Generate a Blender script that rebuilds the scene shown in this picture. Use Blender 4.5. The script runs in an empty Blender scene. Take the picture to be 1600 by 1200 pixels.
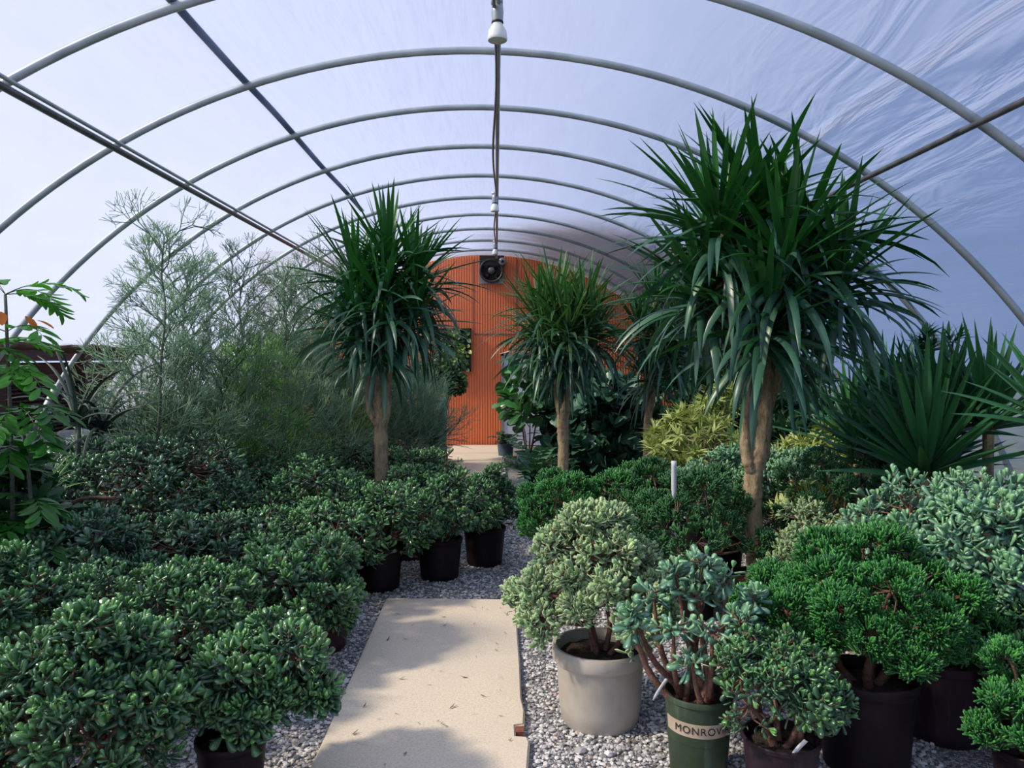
import bpy, math, random
import numpy as np
from mathutils import Vector, Matrix

C = bpy.context.scene.collection
PI = math.pi
EYE = 1.75
FPX = 1200.0
VX, VY = 775.0, 560.0
CX, CZ, R = -.18, -.90, 4.70        # axis and radius of the hoop house

def P(px, py, d):
    """point seen at photo pixel px,py that lies d metres in front of the camera"""
    return ((px - VX) / FPX * d, d, EYE - (py - VY) / FPX * d)

def X(px, d):
    return (px - VX) / FPX * d

def Z(py, d):
    return EYE - (py - VY) / FPX * d

# ------------------------------------------------------------------ tagging
def tag(o, label=None, cat=None, group=None, kind=None):
    if label: o['label'] = label
    if cat: o['category'] = cat
    if group: o['group'] = group
    if kind: o['kind'] = kind
    return o

ORG = [0.0]
def inside(V):
    """leaves bend away from the film: keep those wholly inside it"""
    return (np.hypot(V[..., 0]+ORG[0]-CX, V[..., 2]-CZ).max(1) < R-.09)

def empty(name, loc, label, cat, group=None, rz=0.0):
    ORG[0] = loc[0]
    o = bpy.data.objects.new(name, None)
    C.objects.link(o)
    o.location = loc
    o.rotation_euler = (0, 0, rz)
    o.empty_display_size = 0.1
    return tag(o, label, cat, group)

# ------------------------------------------------------------------ mesh core
class Geo:
    """collects vertices, quads, triangles, uv per vertex and an age value per vertex"""
    def __init__(s):
        s.v = []; s.q = []; s.t = []; s.uv = []; s.a = []; s.n = 0
    def add(s, v, q=None, t=None, uv=None, age=None):
        v = np.asarray(v, np.float32).reshape(-1, 3)
        n = len(v)
        s.v.append(v)
        if q is not None and len(q): s.q.append(np.asarray(q, np.int32).reshape(-1, 4) + s.n)
        if t is not None and len(t): s.t.append(np.asarray(t, np.int32).reshape(-1, 3) + s.n)
        s.uv.append(np.zeros((n, 2), np.float32) if uv is None else np.asarray(uv, np.float32).reshape(-1, 2))
        s.a.append(np.zeros(n, np.float32) if age is None else np.broadcast_to(np.asarray(age, np.float32), (n,)).copy())
        s.n += n
        return s
    def build(s, name, mat, parent=None, smooth=True, sharp=None):
        V = np.concatenate(s.v); UV = np.concatenate(s.uv); A = np.concatenate(s.a)
        Q = np.concatenate(s.q) if s.q else np.zeros((0, 4), np.int32)
        T = np.concatenate(s.t) if s.t else np.zeros((0, 3), np.int32)
        me = bpy.data.meshes.new(name)
        me.vertices.add(len(V)); me.vertices.foreach_set('co', V.ravel())
        loops = np.concatenate([Q.ravel(), T.ravel()]).astype(np.int32)
        me.loops.add(len(loops)); me.loops.foreach_set('vertex_index', loops)
        nf = len(Q) + len(T)
        me.polygons.add(nf)
        ls = np.concatenate([np.arange(len(Q)) * 4, len(Q) * 4 + np.arange(len(T)) * 3]).astype(np.int32)
        me.polygons.foreach_set('loop_start', ls)
        me.polygons.foreach_set('use_smooth', np.full(nf, smooth, bool))
        u = me.uv_layers.new(name='UVMap')
        u.data.foreach_set('uv', UV[loops].ravel())
        at = me.attributes.new('age', 'FLOAT', 'POINT')
        at.data.foreach_set('value', A)
        me.update(calc_edges=True)
        me.validate()
        if mat: me.materials.append(mat)
        if sharp is not None:
            me.set_sharp_from_angle(angle=math.radians(sharp))
        o = bpy.data.objects.new(name, me)
        C.objects.link(o)
        if parent: o.parent = parent
        return o

def nrm(a):
    return a / np.maximum(np.linalg.norm(a, axis=-1, keepdims=True), 1e-9)

def box(g, x0, x1, y0, y1, z0, z1):
    v = [(x0,y0,z0),(x1,y0,z0),(x1,y1,z0),(x0,y1,z0),(x0,y0,z1),(x1,y0,z1),(x1,y1,z1),(x0,y1,z1)]
    q = [(0,3,2,1),(4,5,6,7),(0,1,5,4),(1,2,6,5),(2,3,7,6),(3,0,4,7)]
    return g.add(v, q)

def lathe(g, prof, seg=40, cx=0, cy=0, cz=0, wob=0, axis='z'):
    prof = np.array(prof, float)
    n = len(prof)
    a = np.arange(seg) * 2 * PI / seg
    r = prof[:, 0][:, None] * (1 + wob * np.sin(2 * a + .7))[None, :]
    x = r * np.cos(a); y = r * np.sin(a); z = np.repeat(prof[:, 1][:, None], seg, 1)
    if axis == 'y': v = np.stack([x + cx, z + cy, y + cz], -1)
    else: v = np.stack([x + cx, y + cy, z + cz], -1)
    i = np.arange(n - 1)[:, None]; j = np.arange(seg)[None, :]; j2 = (j + 1) % seg
    q = np.stack([i*seg + j + 0*j2, i*seg + j2, (i+1)*seg + j2, (i+1)*seg + j], -1).reshape(-1, 4)
    uv = np.stack([np.repeat((a / (2*PI))[None, :], n, 0), z], -1)
    return g.add(v.reshape(-1, 3), q, uv=uv.reshape(-1, 2))

def spline(pts, n):
    """catmull-rom through rows of pts, any width"""
    p = np.array(pts, float)
    p = np.vstack([2*p[0]-p[1], p, 2*p[-1]-p[-2]])
    m = len(p) - 3
    t = np.linspace(0, m - 1e-6, n)
    k = t.astype(int); f = (t - k)[:, None]
    a, b, c, d = p[k], p[k+1], p[k+2], p[k+3]
    return .5*((2*b) + (c-a)*f + (2*a-5*b+4*c-d)*f**2 + (3*b-a-3*c+d)*f**3)

def tube(g, pts, rad, sides=10, n=None, noise=0.0, rng=None, cap=True):
    pts = np.array(pts, float)
    rad = np.broadcast_to(np.array(rad, float), (len(pts),))
    if n:
        s = spline(np.column_stack([pts, rad]), n)
        pts, rad = s[:, :3], s[:, 3]
    m = len(pts)
    T = nrm(np.gradient(pts, axis=0))
    up = np.array([0, 0, 1.0]) if abs(T[0][2]) < .9 else np.array([1.0, 0, 0])
    N = np.zeros_like(T); N[0] = nrm(np.cross(T[0], up))
    for i in range(1, m):
        v = N[i-1] - T[i] * np.dot(N[i-1], T[i]); N[i] = v / max(np.linalg.norm(v), 1e-9)
    B = np.cross(T, N)
    a = np.arange(sides) * 2*PI/sides
    rr = np.repeat(rad[:, None], sides, 1)
    if noise:
        rr = rr * (1 + noise * (rng.random((m, sides)) - .5) + noise * .8 * (rng.random((m, 1)) - .5))
    v = pts[:, None, :] + rr[..., None] * (np.cos(a)[None, :, None]*N[:, None, :] + np.sin(a)[None, :, None]*B[:, None, :])
    i = np.arange(m-1)[:, None]; j = np.arange(sides)[None, :]; j2 = (j+1) % sides
    q = np.stack([i*sides+j, i*sides+j2, (i+1)*sides+j2, (i+1)*sides+j], -1).reshape(-1, 4)
    L = np.concatenate([[0], np.cumsum(np.linalg.norm(np.diff(pts, axis=0), axis=1))])
    uv = np.stack([np.repeat((a/(2*PI))[None, :], m, 0), np.repeat(L[:, None], sides, 1)], -1)
    v = v.reshape(-1, 3); uv = uv.reshape(-1, 2); t = None
    if cap:
        v = np.vstack([v, pts[0], pts[-1]]); uv = np.vstack([uv, uv[0], uv[-1]])
        jj = np.arange(sides); k = (jj+1) % sides
        t = np.vstack([np.stack([np.full(sides, m*sides), k, jj], -1),
                       np.stack([np.full(sides, m*sides+1), (m-1)*sides+jj, (m-1)*sides+k], -1)])
    return g.add(v, q, t, uv)

def segs(g, A, B, ra, rb, sides=4, age=0.0):
    """straight tapered twigs, vectorised"""
    A = np.asarray(A, float).reshape(-1, 3); B = np.asarray(B, float).reshape(-1, 3); n = len(A)
    if not n: return g
    ra = np.broadcast_to(ra, (n,)); rb = np.broadcast_to(rb, (n,))
    T = nrm(B - A)
    ref = np.where(np.abs(T[:, 2:3]) < .9, np.array([[0, 0, 1.0]]), np.array([[1.0, 0, 0]]))
    N = nrm(np.cross(T, ref)); M = np.cross(T, N)
    a = np.arange(sides)*2*PI/sides
    ring = np.cos(a)[None, :, None]*N[:, None, :] + np.sin(a)[None, :, None]*M[:, None, :]
    v0 = A[:, None, :] + ring*ra[:, None, None]
    v1 = B[:, None, :] + ring*rb[:, None, None]
    tip = (B + T*rb[:, None]*.8)[:, None, :]
    V = np.concatenate([v0, v1, tip], 1)
    k = 2*sides + 1
    j = np.arange(sides); j2 = (j+1) % sides
    q = np.stack([j, j2, sides+j2, sides+j], -1)
    t = np.stack([sides+j, sides+j2, np.full(sides, 2*sides)], -1)
    off = (np.arange(n)*k)[:, None, None]
    return g.add(V.reshape(-1, 3), (q[None]+off).reshape(-1, 4), (t[None]+off).reshape(-1, 3),
                 age=np.repeat(np.broadcast_to(age, (n,)), k))

# ------------------------------------------------------------------ leaves
def leaf_template(prof, W, th, curve=.12, flat=False):
    """prof: list of (t, width 0..1). x side, y long, z normal; unit length"""
    v = [(0, 0, 0)]; uv = [(.5, 0)]; q = []; t = []
    k = 3 if flat else 4
    for (s, w) in prof:
        zc = curve*s*s
        hw = W*w*.5
        if flat:
            v += [(-hw, s, zc+hw*.25), (0, s, zc), (hw, s, zc+hw*.25)]; uv += [(0, s), (.5, s), (1, s)]
        else:
            v += [(-hw, s, zc), (0, s, zc+th*.5), (hw, s, zc), (0, s, zc-th*.5)]
            uv += [(0, s), (.5, s), (1, s), (.5, s)]
    n = len(prof)
    v.append((0, 1, curve)); uv.append((0.02, 1)); e = len(v)-1
    if flat:
        t += [(0, 2, 1), (0, 3, 2)]
        for i in range(n-1):
            a = 1+i*3; b = a+3
            q += [(a, a+1, b+1, b), (a+1, a+2, b+2, b+1)]
        a = 1+(n-1)*3
        t += [(a, a+1, e), (a+1, a+2, e)]
    else:
        for j in range(4): t.append((0, 1+(j+1) % 4, 1+j))
        for i in range(n-1):
            a = 1+i*4; b = a+4
            for j in range(4): q.append((a+j, a+(j+1) % 4, b+(j+1) % 4, b+j))
        a = 1+(n-1)*4
        for j in range(4): t.append((a+j, a+(j+1) % 4, e))
    return np.array(v, float), np.array(q, int).reshape(-1, 4), np.array(t, int).reshape(-1, 3), np.array(uv, float)

JADE_HI = leaf_template([(.22, .28), (.5, .74), (.75, 1.0), (.93, .70)], .50, .12, curve=.06)
JADE_LO = leaf_template([(.35, .50), (.75, 1.0)], .52, .12, curve=.06)
VAR_HI = leaf_template([(.25, .40), (.55, .85), (.82, .92)], .50, .09, curve=.05)
FINGER = leaf_template([(.1, .7), (.6, .9), (.93, 1.0)], .19, .18, curve=.04)
OVAL = leaf_template([(.12, .45), (.35, .95), (.65, .9), (.88, .5)], .45, .0, curve=-.12, flat=True)
FIDDLE = leaf_template([(.08, .35), (.3, .6), (.5, .62), (.75, 1.0), (.93, .7)], .62, .0, curve=-.22, flat=True)
LANCE = leaf_template([(.15, .7), (.4, 1.0), (.7, .65)], .20, .0, curve=-.30, flat=True)

def put(g, tm, pos, S, L, N, ln, wd=None, age=0.0):
    v, q, t, uv = tm
    n = len(pos)
    if not n: return g
    ln = np.broadcast_to(ln, (n,)); wd = ln if wd is None else np.broadcast_to(wd, (n,))
    V = (pos[:, None, :] + v[None, :, 0, None]*S[:, None, :]*wd[:, None, None]
         + v[None, :, 1, None]*L[:, None, :]*ln[:, None, None]
         + v[None, :, 2, None]*N[:, None, :]*ln[:, None, None])
    kp = inside(V); V = V[kp]; age = np.broadcast_to(age, (n,))[kp]; n = len(V)
    if not n: return g
    k = len(v); off = (np.arange(n)*k)[:, None, None]
    g.add(V.reshape(-1, 3), (q[None]+off).reshape(-1, 4) if len(q) else None, (t[None]+off).reshape(-1, 3),
          np.tile(uv, (n, 1)), np.repeat(np.broadcast_to(age, (n,)), k))
    return g

def frames(T, rng):
    ref = nrm(rng.normal(size=T.shape))
    A = nrm(np.cross(T, ref)); B = np.cross(T, A)
    return A, B

def rosettes(g, tm, tips, dirs, rng, ln, pairs=4, open0=.38, open1=1.5, jitter=.24, step=.36):
    """decussate pairs of fat leaves around each branch tip"""
    n = len(tips)
    T = nrm(dirs)
    A, B = frames(T, rng)
    s0 = ln*(.75+.5*rng.random(n))
    for k in range(pairs):
        f = k/max(pairs-1, 1)
        op = open0 + (open1-open0)*f
        sc = (.62, .9, 1.0, .95, .9)[min(k, 4)]
        for h in (0, PI):
            phi = k*PI/2 + h + rng.normal(size=n)*.15
            al = (op + rng.normal(size=n)*jitter)[:, None]
            R = np.cos(phi)[:, None]*A + np.sin(phi)[:, None]*B
            L = np.cos(al)*T + np.sin(al)*R
            N = np.sin(al)*T - np.cos(al)*R
            S = np.cross(L, N)
            pos = tips - T*(s0*step*k)[:, None]
            put(g, tm, pos, S, L, N, s0*sc*(.85+.3*rng.random(n)), age=np.clip(1-f + rng.normal(size=n)*.12, 0, 1))
    return g

def blades(g, pos, az, el, ln, wd, droop, rng, ns=7, power=1.4, prof=None, fold=.22, roll=.25, age=0.0, endel=-1.45):
    """long strap leaves that bend under their own weight, vectorised"""
    n = len(pos)
    if not n: return g
    az = np.broadcast_to(az, (n,)); el = np.broadcast_to(el, (n,)); ln = np.broadcast_to(ln, (n,)); wd = np.broadcast_to(wd, (n,))
    droop = np.broadcast_to(droop, (n,))
    t = np.linspace(0, 1, ns)
    e = el[:, None] - droop[:, None]*t[None, :]**power
    e = np.maximum(e, endel)
    H = np.stack([np.cos(az), np.sin(az), np.zeros(n)], -1)
    d = np.cos(e)[..., None]*H[:, None, :] + np.sin(e)[..., None]*np.array([0, 0, 1.0])
    st = ln[:, None, None]/(ns-1)
    pts = pos[:, None, :] + np.concatenate([np.zeros((n, 1, 3)), np.cumsum((d[:, 1:]+d[:, :-1])*.5*st, 1)], 1)
    side0 = np.stack([-np.sin(az), np.cos(az), np.zeros(n)], -1)
    r = rng.normal(size=n)*roll
    up = np.cross(d, np.broadcast_to(side0[:, None, :], d.shape)) * 1.0
    side = np.cos(r)[:, None, None]*side0[:, None, :] + np.sin(r)[:, None, None]*up
    nn = nrm(np.cross(side, d))
    w = np.interp(t, [0, .1, .45, .8, 1], [.55, .8, 1, .6, .03]) if prof is None else np.interp(t, prof[0], prof[1])
    hw = (wd[:, None]*w[None, :]*.5)[..., None]
    v = np.stack([pts - side*hw + nn*hw*fold, pts - nn*hw*fold, pts + side*hw + nn*hw*fold], 2)
    v = v.reshape(n, ns*3, 3); kp = inside(v); v = v[kp]; age = np.broadcast_to(age, (n,))[kp]; n = len(v)
    if not n: return g
    i = np.arange(ns-1)
    q = np.concatenate([np.stack([i*3, i*3+1, i*3+4, i*3+3], -1), np.stack([i*3+1, i*3+2, i*3+5, i*3+4], -1)])
    off = (np.arange(n)*ns*3)[:, None, None]
    uv = np.stack([np.tile([0, .5, 1], ns), np.repeat(t, 3)], -1)
    return g.add(v.reshape(-1, 3), (q[None]+off).reshape(-1, 4), None, np.tile(uv, (n, 1)),
                 np.repeat(np.broadcast_to(age, (n,)), ns*3))

# ------------------------------------------------------------------ materials
def nodemat(name):
    m = bpy.data.materials.new(name); m.use_nodes = True
    nt = m.node_tree; nt.nodes.clear()
    out = nt.nodes.new('ShaderNodeOutputMaterial')
    return m, nt, out

def N(nt, kind, **kw):
    n = nt.nodes.new(kind)
    for k, v in kw.items():
        if k in n.inputs: n.inputs[k].default_value = v
        else: setattr(n, k, v)
    return n

def ramp(nt, stops, fac=None, interp='LINEAR'):
    r = nt.nodes.new('ShaderNodeValToRGB'); r.color_ramp.interpolation = interp
    cr = r.color_ramp
    while len(cr.elements) > 2: cr.elements.remove(cr.elements[-1])
    for i, (p, c) in enumerate(stops):
        e = cr.elements[i] if i < 2 else cr.elements.new(p)
        e.position = p; e.color = (*c, 1)
    if fac is not None: nt.links.new(fac, r.inputs[0])
    return r

def mixc(nt, fac, a, b, mode='MIX'):
    m = nt.nodes.new('ShaderNodeMix'); m.data_type = 'RGBA'; m.blend_type = mode
    for s, v in ((m.inputs[0], fac), (m.inputs[6], a), (m.inputs[7], b)):
        if isinstance(v, bpy.types.NodeSocket): nt.links.new(v, s)
        elif isinstance(v, (int, float)): s.default_value = v
        else: s.default_value = (*v, 1)
    return m.outputs[2]

def math_(nt, op, a, b=None, clamp=False):
    m = nt.nodes.new('ShaderNodeMath'); m.operation = op; m.use_clamp = clamp
    for i, v in enumerate((a, b)):
        if v is None: continue
        if isinstance(v, bpy.types.NodeSocket): nt.links.new(v, m.inputs[i])
        else: m.inputs[i].default_value = v
    return m.outputs[0]

def leafmat(name, dark, mid, young, edge=None, edge_w=.8, rough=.38, trans=.0, spec=.5, rib=None, tip=None, coat=0.0):
    m, nt, out = nodemat(name)
    L = nt.links.new
    geo = N(nt, 'ShaderNodeNewGeometry'); at = N(nt, 'ShaderNodeAttribute', attribute_name='age')
    uv = N(nt, 'ShaderNodeUVMap'); sp = N(nt, 'ShaderNodeSeparateXYZ'); L(uv.outputs[0], sp.inputs[0])
    c = ramp(nt, [(0, dark), (1, mid)], geo.outputs['Random Per Island']).outputs[0]
    c = mixc(nt, math_(nt, 'POWER', at.outputs['Fac'], 1.6), c, young)
    d = math_(nt, 'MULTIPLY', math_(nt, 'ABSOLUTE', math_(nt, 'SUBTRACT', sp.outputs[0], .5)), 2.0)
    if rib:
        f = math_(nt, 'LESS_THAN', d, .22)
        c = mixc(nt, f, c, rib)
    if edge:
        f = math_(nt, 'GREATER_THAN', d, edge_w)
        c = mixc(nt, f, c, edge)
    if tip:
        f = math_(nt, 'GREATER_THAN', sp.outputs[1], .95)
        c = mixc(nt, f, c, tip)
    b = N(nt, 'ShaderNodeBsdfPrincipled', Roughness=rough)
    b.inputs['Specular IOR Level'].default_value = spec
    if coat:
        b.inputs['Coat Weight'].default_value = coat; b.inputs['Coat Roughness'].default_value = .25
    L(c, b.inputs['Base Color'])
    if trans:
        t = N(nt, 'ShaderNodeBsdfTranslucent'); L(mixc(nt, 1.0, c, (1.4, 1.5, .7), 'MULTIPLY'), t.inputs[0])
        mx = N(nt, 'ShaderNodeMixShader'); mx.inputs[0].default_value = trans
        L(b.outputs[0], mx.inputs[1]); L(t.outputs[0], mx.inputs[2]); L(mx.outputs[0], out.inputs[0])
    else:
        L(b.outputs[0], out.inputs[0])
    return m

def simple(name, col, rough=.6, metal=0.0, col2=None, scale=8.0, bump=0.0, bscale=30.0, spec=.5, detail=4, stretch=None, lo=.35, hi=.65):
    m, nt, out = nodemat(name)
    L = nt.links.new
    b = N(nt, 'ShaderNodeBsdfPrincipled', Roughness=rough, Metallic=metal)
    b.inputs['Specular IOR Level'].default_value = spec
    tc = N(nt, 'ShaderNodeTexCoord'); src = tc.outputs['Object']
    if stretch:
        mp = N(nt, 'ShaderNodeMapping'); mp.inputs['Scale'].default_value = stretch
        L(src, mp.inputs[0]); src = mp.outputs[0]
    if col2:
        n = N(nt, 'ShaderNodeTexNoise', Scale=scale, Detail=detail); L(src, n.inputs['Vector'])
        r = ramp(nt, [(lo, col), (hi, col2)], n.outputs[0]); L(r.outputs[0], b.inputs['Base Color'])
    else:
        b.inputs['Base Color'].default_value = (*col, 1)
    if bump:
        n = N(nt, 'ShaderNodeTexNoise', Scale=bscale, Detail=5.0); L(src, n.inputs['Vector'])
        bp = N(nt, 'ShaderNodeBump', Strength=bump, Distance=.02); L(n.outputs[0], bp.inputs['Height']); L(bp.outputs[0], b.inputs['Normal'])
    L(b.outputs[0], out.inputs[0])
    return m

M = {}
M['jade'] = leafmat('jade leaf', (0.025, 0.077, 0.046), (0.064, 0.167, 0.085), (0.129, 0.335, 0.093), edge=(.045, .12, .05), edge_w=.93, rough=.30, spec=.85)
M['jade_dark'] = leafmat('dark jade leaf', (0.020, 0.061, 0.042), (0.048, 0.123, 0.075), (0.085, 0.221, 0.090), rough=.30, spec=.85)
M['jade_blue'] = leafmat('grey green jade leaf', (0.067, 0.178, 0.125), (0.162, 0.341, 0.236), (0.236, 0.491, 0.236), rough=.34, spec=.8)
M['jade_var'] = leafmat('variegated jade leaf', (0.117, 0.252, 0.129), (0.207, 0.379, 0.187), (0.303, 0.532, 0.187), edge=(.60, .66, .42), edge_w=.62, rough=.42)
M['finger'] = leafmat('finger jade leaf', (0.013, 0.088, 0.026), (0.036, 0.176, 0.039), (0.085, 0.377, 0.058), rough=.34, spec=.5)
M['finger_dark'] = leafmat('dark finger jade leaf', (0.018, 0.083, 0.033), (0.042, 0.150, 0.051), (0.068, 0.240, 0.060), rough=.38)
M['dragon'] = leafmat('dragon tree leaf', (0.008, 0.052, 0.016), (0.018, 0.096, 0.027), (0.028, 0.176, 0.022), rough=.36, spec=.55, trans=.14)
M['dragon_old'] = leafmat('drooping dragon tree leaf', (0.028, 0.099, 0.059), (0.055, 0.155, 0.094), (0.062, 0.198, 0.094), rough=.36, spec=.6, trans=.10)
M['dragon_light'] = leafmat('light edged dragon leaf', (.012, .065, .022), (.035, .12, .045), (.055, .22, .05), edge=(.20, .30, .12), edge_w=.8, rough=.4, trans=.2)
M['yucca'] = leafmat('yucca leaf', (0.019, 0.108, 0.039), (0.044, 0.176, 0.069), (0.058, 0.273, 0.058), edge=(.05, .14, .06), edge_w=.9, rough=.42, trans=.10)
M['song'] = leafmat('yellow variegated leaf', (.30, .38, .09), (.46, .52, .17), (.55, .62, .22), rib=(.08, .20, .05), rough=.45, trans=.22)
M['pencil'] = leafmat('grey green twig', (0.068, 0.143, 0.090), (0.128, 0.232, 0.143), (0.180, 0.330, 0.180), rough=.55)
M['pencil_bright'] = leafmat('bright green twig', (0.065, 0.208, 0.039), (0.117, 0.312, 0.065), (0.182, 0.416, 0.078), rough=.5)
M['pencil_dark'] = leafmat('dark grey green twig', (0.042, 0.090, 0.054), (0.083, 0.150, 0.090), (0.120, 0.225, 0.120), rough=.6)
M['pencil_yellow'] = leafmat('yellow green twig', (.16, .26, .04), (.25, .36, .05), (.32, .42, .06), rough=.5)
M['aloe'] = leafmat('dark aloe leaf', (0.026, 0.049, 0.039), (0.046, 0.078, 0.055), (0.065, 0.117, 0.065), edge=(.10, .14, .09), edge_w=.9, rough=.5)
M['aloe_light'] = leafmat('pale aloe leaf', (.10, .19, .09), (.17, .27, .14), (.2, .33, .16), rough=.5)
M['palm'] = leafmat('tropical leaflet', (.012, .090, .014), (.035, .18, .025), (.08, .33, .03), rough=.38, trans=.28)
M['palm_blue'] = leafmat('dark blue green leaflet', (.010, .048, .022), (.028, .085, .045), (.04, .13, .05), rough=.36, trans=.12)  # darker, bluer green than the tropical leaflet
M['fiddle'] = leafmat('fiddle leaf', (.016, .085, .030), (.04, .16, .06), (.09, .32, .08), rib=(.10, .24, .10), rough=.26, spec=.7, trans=.14)
M['philo'] = leafmat('dusky broad leaf', (0.017, 0.070, 0.042), (0.042, 0.126, 0.077), (0.084, 0.210, 0.126), rough=.33, spec=.6)
M['fig'] = leafmat('weeping fig leaf', (0.016, 0.052, 0.021), (0.036, 0.098, 0.034), (0.065, 0.169, 0.046), rough=.4, trans=.12)
M['pad'] = leafmat('cactus pad', (.10, .20, .15), (.14, .26, .20), (.2, .3, .2), rough=.6)
M['redleaf'] = leafmat('reddish leaf', (.25, .05, .02), (.35, .10, .03), (.4, .2, .05), rough=.5)
M['rust_leaf'] = leafmat('rusty leaf', (.55, .12, .02), (.60, .22, .03), (.6, .3, .05), rough=.5, trans=.3)
M['wood_stem'] = simple('jade stem', (.10, .052, .036), .7, col2=(.19, .115, .080), scale=40, bump=.5, bscale=90)
M['wood_red'] = simple('reddish jade stem', (.13, .058, .040), .65, col2=(.23, .120, .085), scale=30, bump=.5, bscale=80)
M['stick'] = simple('grey twig wood', (.06, .07, .05), .8, col2=(.13, .13, .10), scale=30, bump=.3, bscale=60)
M['soil'] = simple('potting soil', (.018, .012, .010), .95, col2=(.055, .036, .026), scale=60, bump=1.0, bscale=120)
M['bark_chips'] = simple('orange bark chips', (.12, .045, .02), .9, col2=(.34, .16, .07), scale=70, bump=1.0, bscale=110)

def trunkmat():
    m, nt, out = nodemat('pale ringed bark'); L = nt.links.new
    tc = N(nt, 'ShaderNodeTexCoord'); mp = N(nt, 'ShaderNodeMapping'); mp.inputs['Scale'].default_value = (2.2, 2.2, .7)
    L(tc.outputs['Object'], mp.inputs[0])
    n1 = N(nt, 'ShaderNodeTexNoise', Scale=16.0, Detail=8.0, Roughness=.7); L(mp.outputs[0], n1.inputs['Vector'])
    n2 = N(nt, 'ShaderNodeTexNoise', Scale=3.5, Detail=3.0); L(tc.outputs['Object'], n2.inputs['Vector'])
    c = ramp(nt, [(.34, (.10, .065, .035)), (.48, (.36, .27, .16)), (.68, (.58, .47, .31))], n1.outputs[0])
    c2 = mixc(nt, math_(nt, 'MULTIPLY', n2.outputs[0], .5), c.outputs[0], (.42, .33, .20))
    b = N(nt, 'ShaderNodeBsdfPrincipled', Roughness=.85); L(c2, b.inputs['Base Color'])
    bp = N(nt, 'ShaderNodeBump', Strength=1.0, Distance=.02); L(n1.outputs[0], bp.inputs['Height']); L(bp.outputs[0], b.inputs['Normal'])
    L(b.outputs[0], out.inputs[0]); return m
M['trunk'] = trunkmat()

def potmat(name, a, b_, rough=.45, dirt=(.12, .10, .10), amt=.5):
    m, nt, out = nodemat(name); L = nt.links.new
    tc = N(nt, 'ShaderNodeTexCoord')
    n1 = N(nt, 'ShaderNodeTexNoise', Scale=6.0, Detail=6.0, Roughness=.65); L(tc.outputs['Object'], n1.inputs['Vector'])
    mp = N(nt, 'ShaderNodeMapping'); mp.inputs['Scale'].default_value = (9, 9, 1.5); L(tc.outputs['Object'], mp.inputs[0])
    n2 = N(nt, 'ShaderNodeTexNoise', Scale=3.0, Detail=5.0); L(mp.outputs[0], n2.inputs['Vector'])
    c = ramp(nt, [(.35, a), (.65, b_)], n1.outputs[0])
    f = ramp(nt, [(.55, (0, 0, 0)), (.8, (amt,)*3)], n2.outputs[0])
    cc = mixc(nt, f.outputs[0], c.outputs[0], dirt)
    b = N(nt, 'ShaderNodeBsdfPrincipled', Roughness=rough); b.inputs['Specular IOR Level'].default_value = .22; L(cc, b.inputs['Base Color'])
    bp = N(nt, 'ShaderNodeBump', Strength=.12, Distance=.01); L(n1.outputs[0], bp.inputs['Height']); L(bp.outputs[0], b.inputs['Normal'])
    L(b.outputs[0], out.inputs[0]); return m
M['pot_black'] = potmat('black plum plastic', (.007, .004, .006), (.013, .008, .010), .5, amt=.07)
M['pot_plum'] = potmat('plum plastic', (.022, .012, .018), (.036, .021, .031), .5, (.10, .09, .11), .4)
M['pot_brown'] = potmat('red brown plastic', (.045, .018, .018), (.070, .030, .028), .5)
M['pot_cream'] = potmat('cream plastic', (.43, .40, .35), (.52, .485, .43), .55, (.30, .27, .22), .45)
M['pot_green'] = potmat('olive green plastic', (.040, .060, .036), (.060, .090, .055), .5, (.14, .20, .17), .6)
M['pot_blue'] = potmat('blue plastic', (.05, .09, .14), (.08, .13, .19), .5)
M['pot_terra'] = potmat('clay', (.35, .10, .04), (.45, .15, .06), .8)
M['tag'] = simple('white plastic tag', (.75, .77, .80), .5)
M['ink'] = simple('black ink', (.02, .02, .02), .7)
M['ink_red'] = simple('red brown ink', (.18, .05, .03), .7)
M['band'] = simple('cream paper band', (.55, .45, .33), .7, col2=(.46, .37, .27), scale=20)

def metalmat():
    m, nt, out = nodemat('galvanised steel'); L = nt.links.new
    tc = N(nt, 'ShaderNodeTexCoord')
    n1 = N(nt, 'ShaderNodeTexNoise', Scale=5.0, Detail=6.0); L(tc.outputs['Object'], n1.inputs['Vector'])
    c = ramp(nt, [(.3, (.27, .32, .35)), (.7, (.44, .50, .53))], n1.outputs[0])
    b = N(nt, 'ShaderNodeBsdfPrincipled', Roughness=.42, Metallic=.35); L(c.outputs[0], b.inputs['Base Color'])
    L(b.outputs[0], out.inputs[0]); return m
M['steel'] = metalmat()
M['steel_dark'] = simple('dark steel', (.09, .095, .10), .4, .5, col2=(.15, .155, .16), scale=12)
M['strap'] = simple('blue grey strap', (.12, .17, .26), .7)
M['black'] = simple('black metal', (.012, .009, .010), .5)
M['grey_metal'] = simple('grey metal', (.26, .27, .28), .45, .6)
M['porcelain'] = simple('white lamp glass', (.78, .82, .80), .25)
M['lamp_face'] = simple('lamp face glass', (.45, .50, .45), .2)

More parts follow.
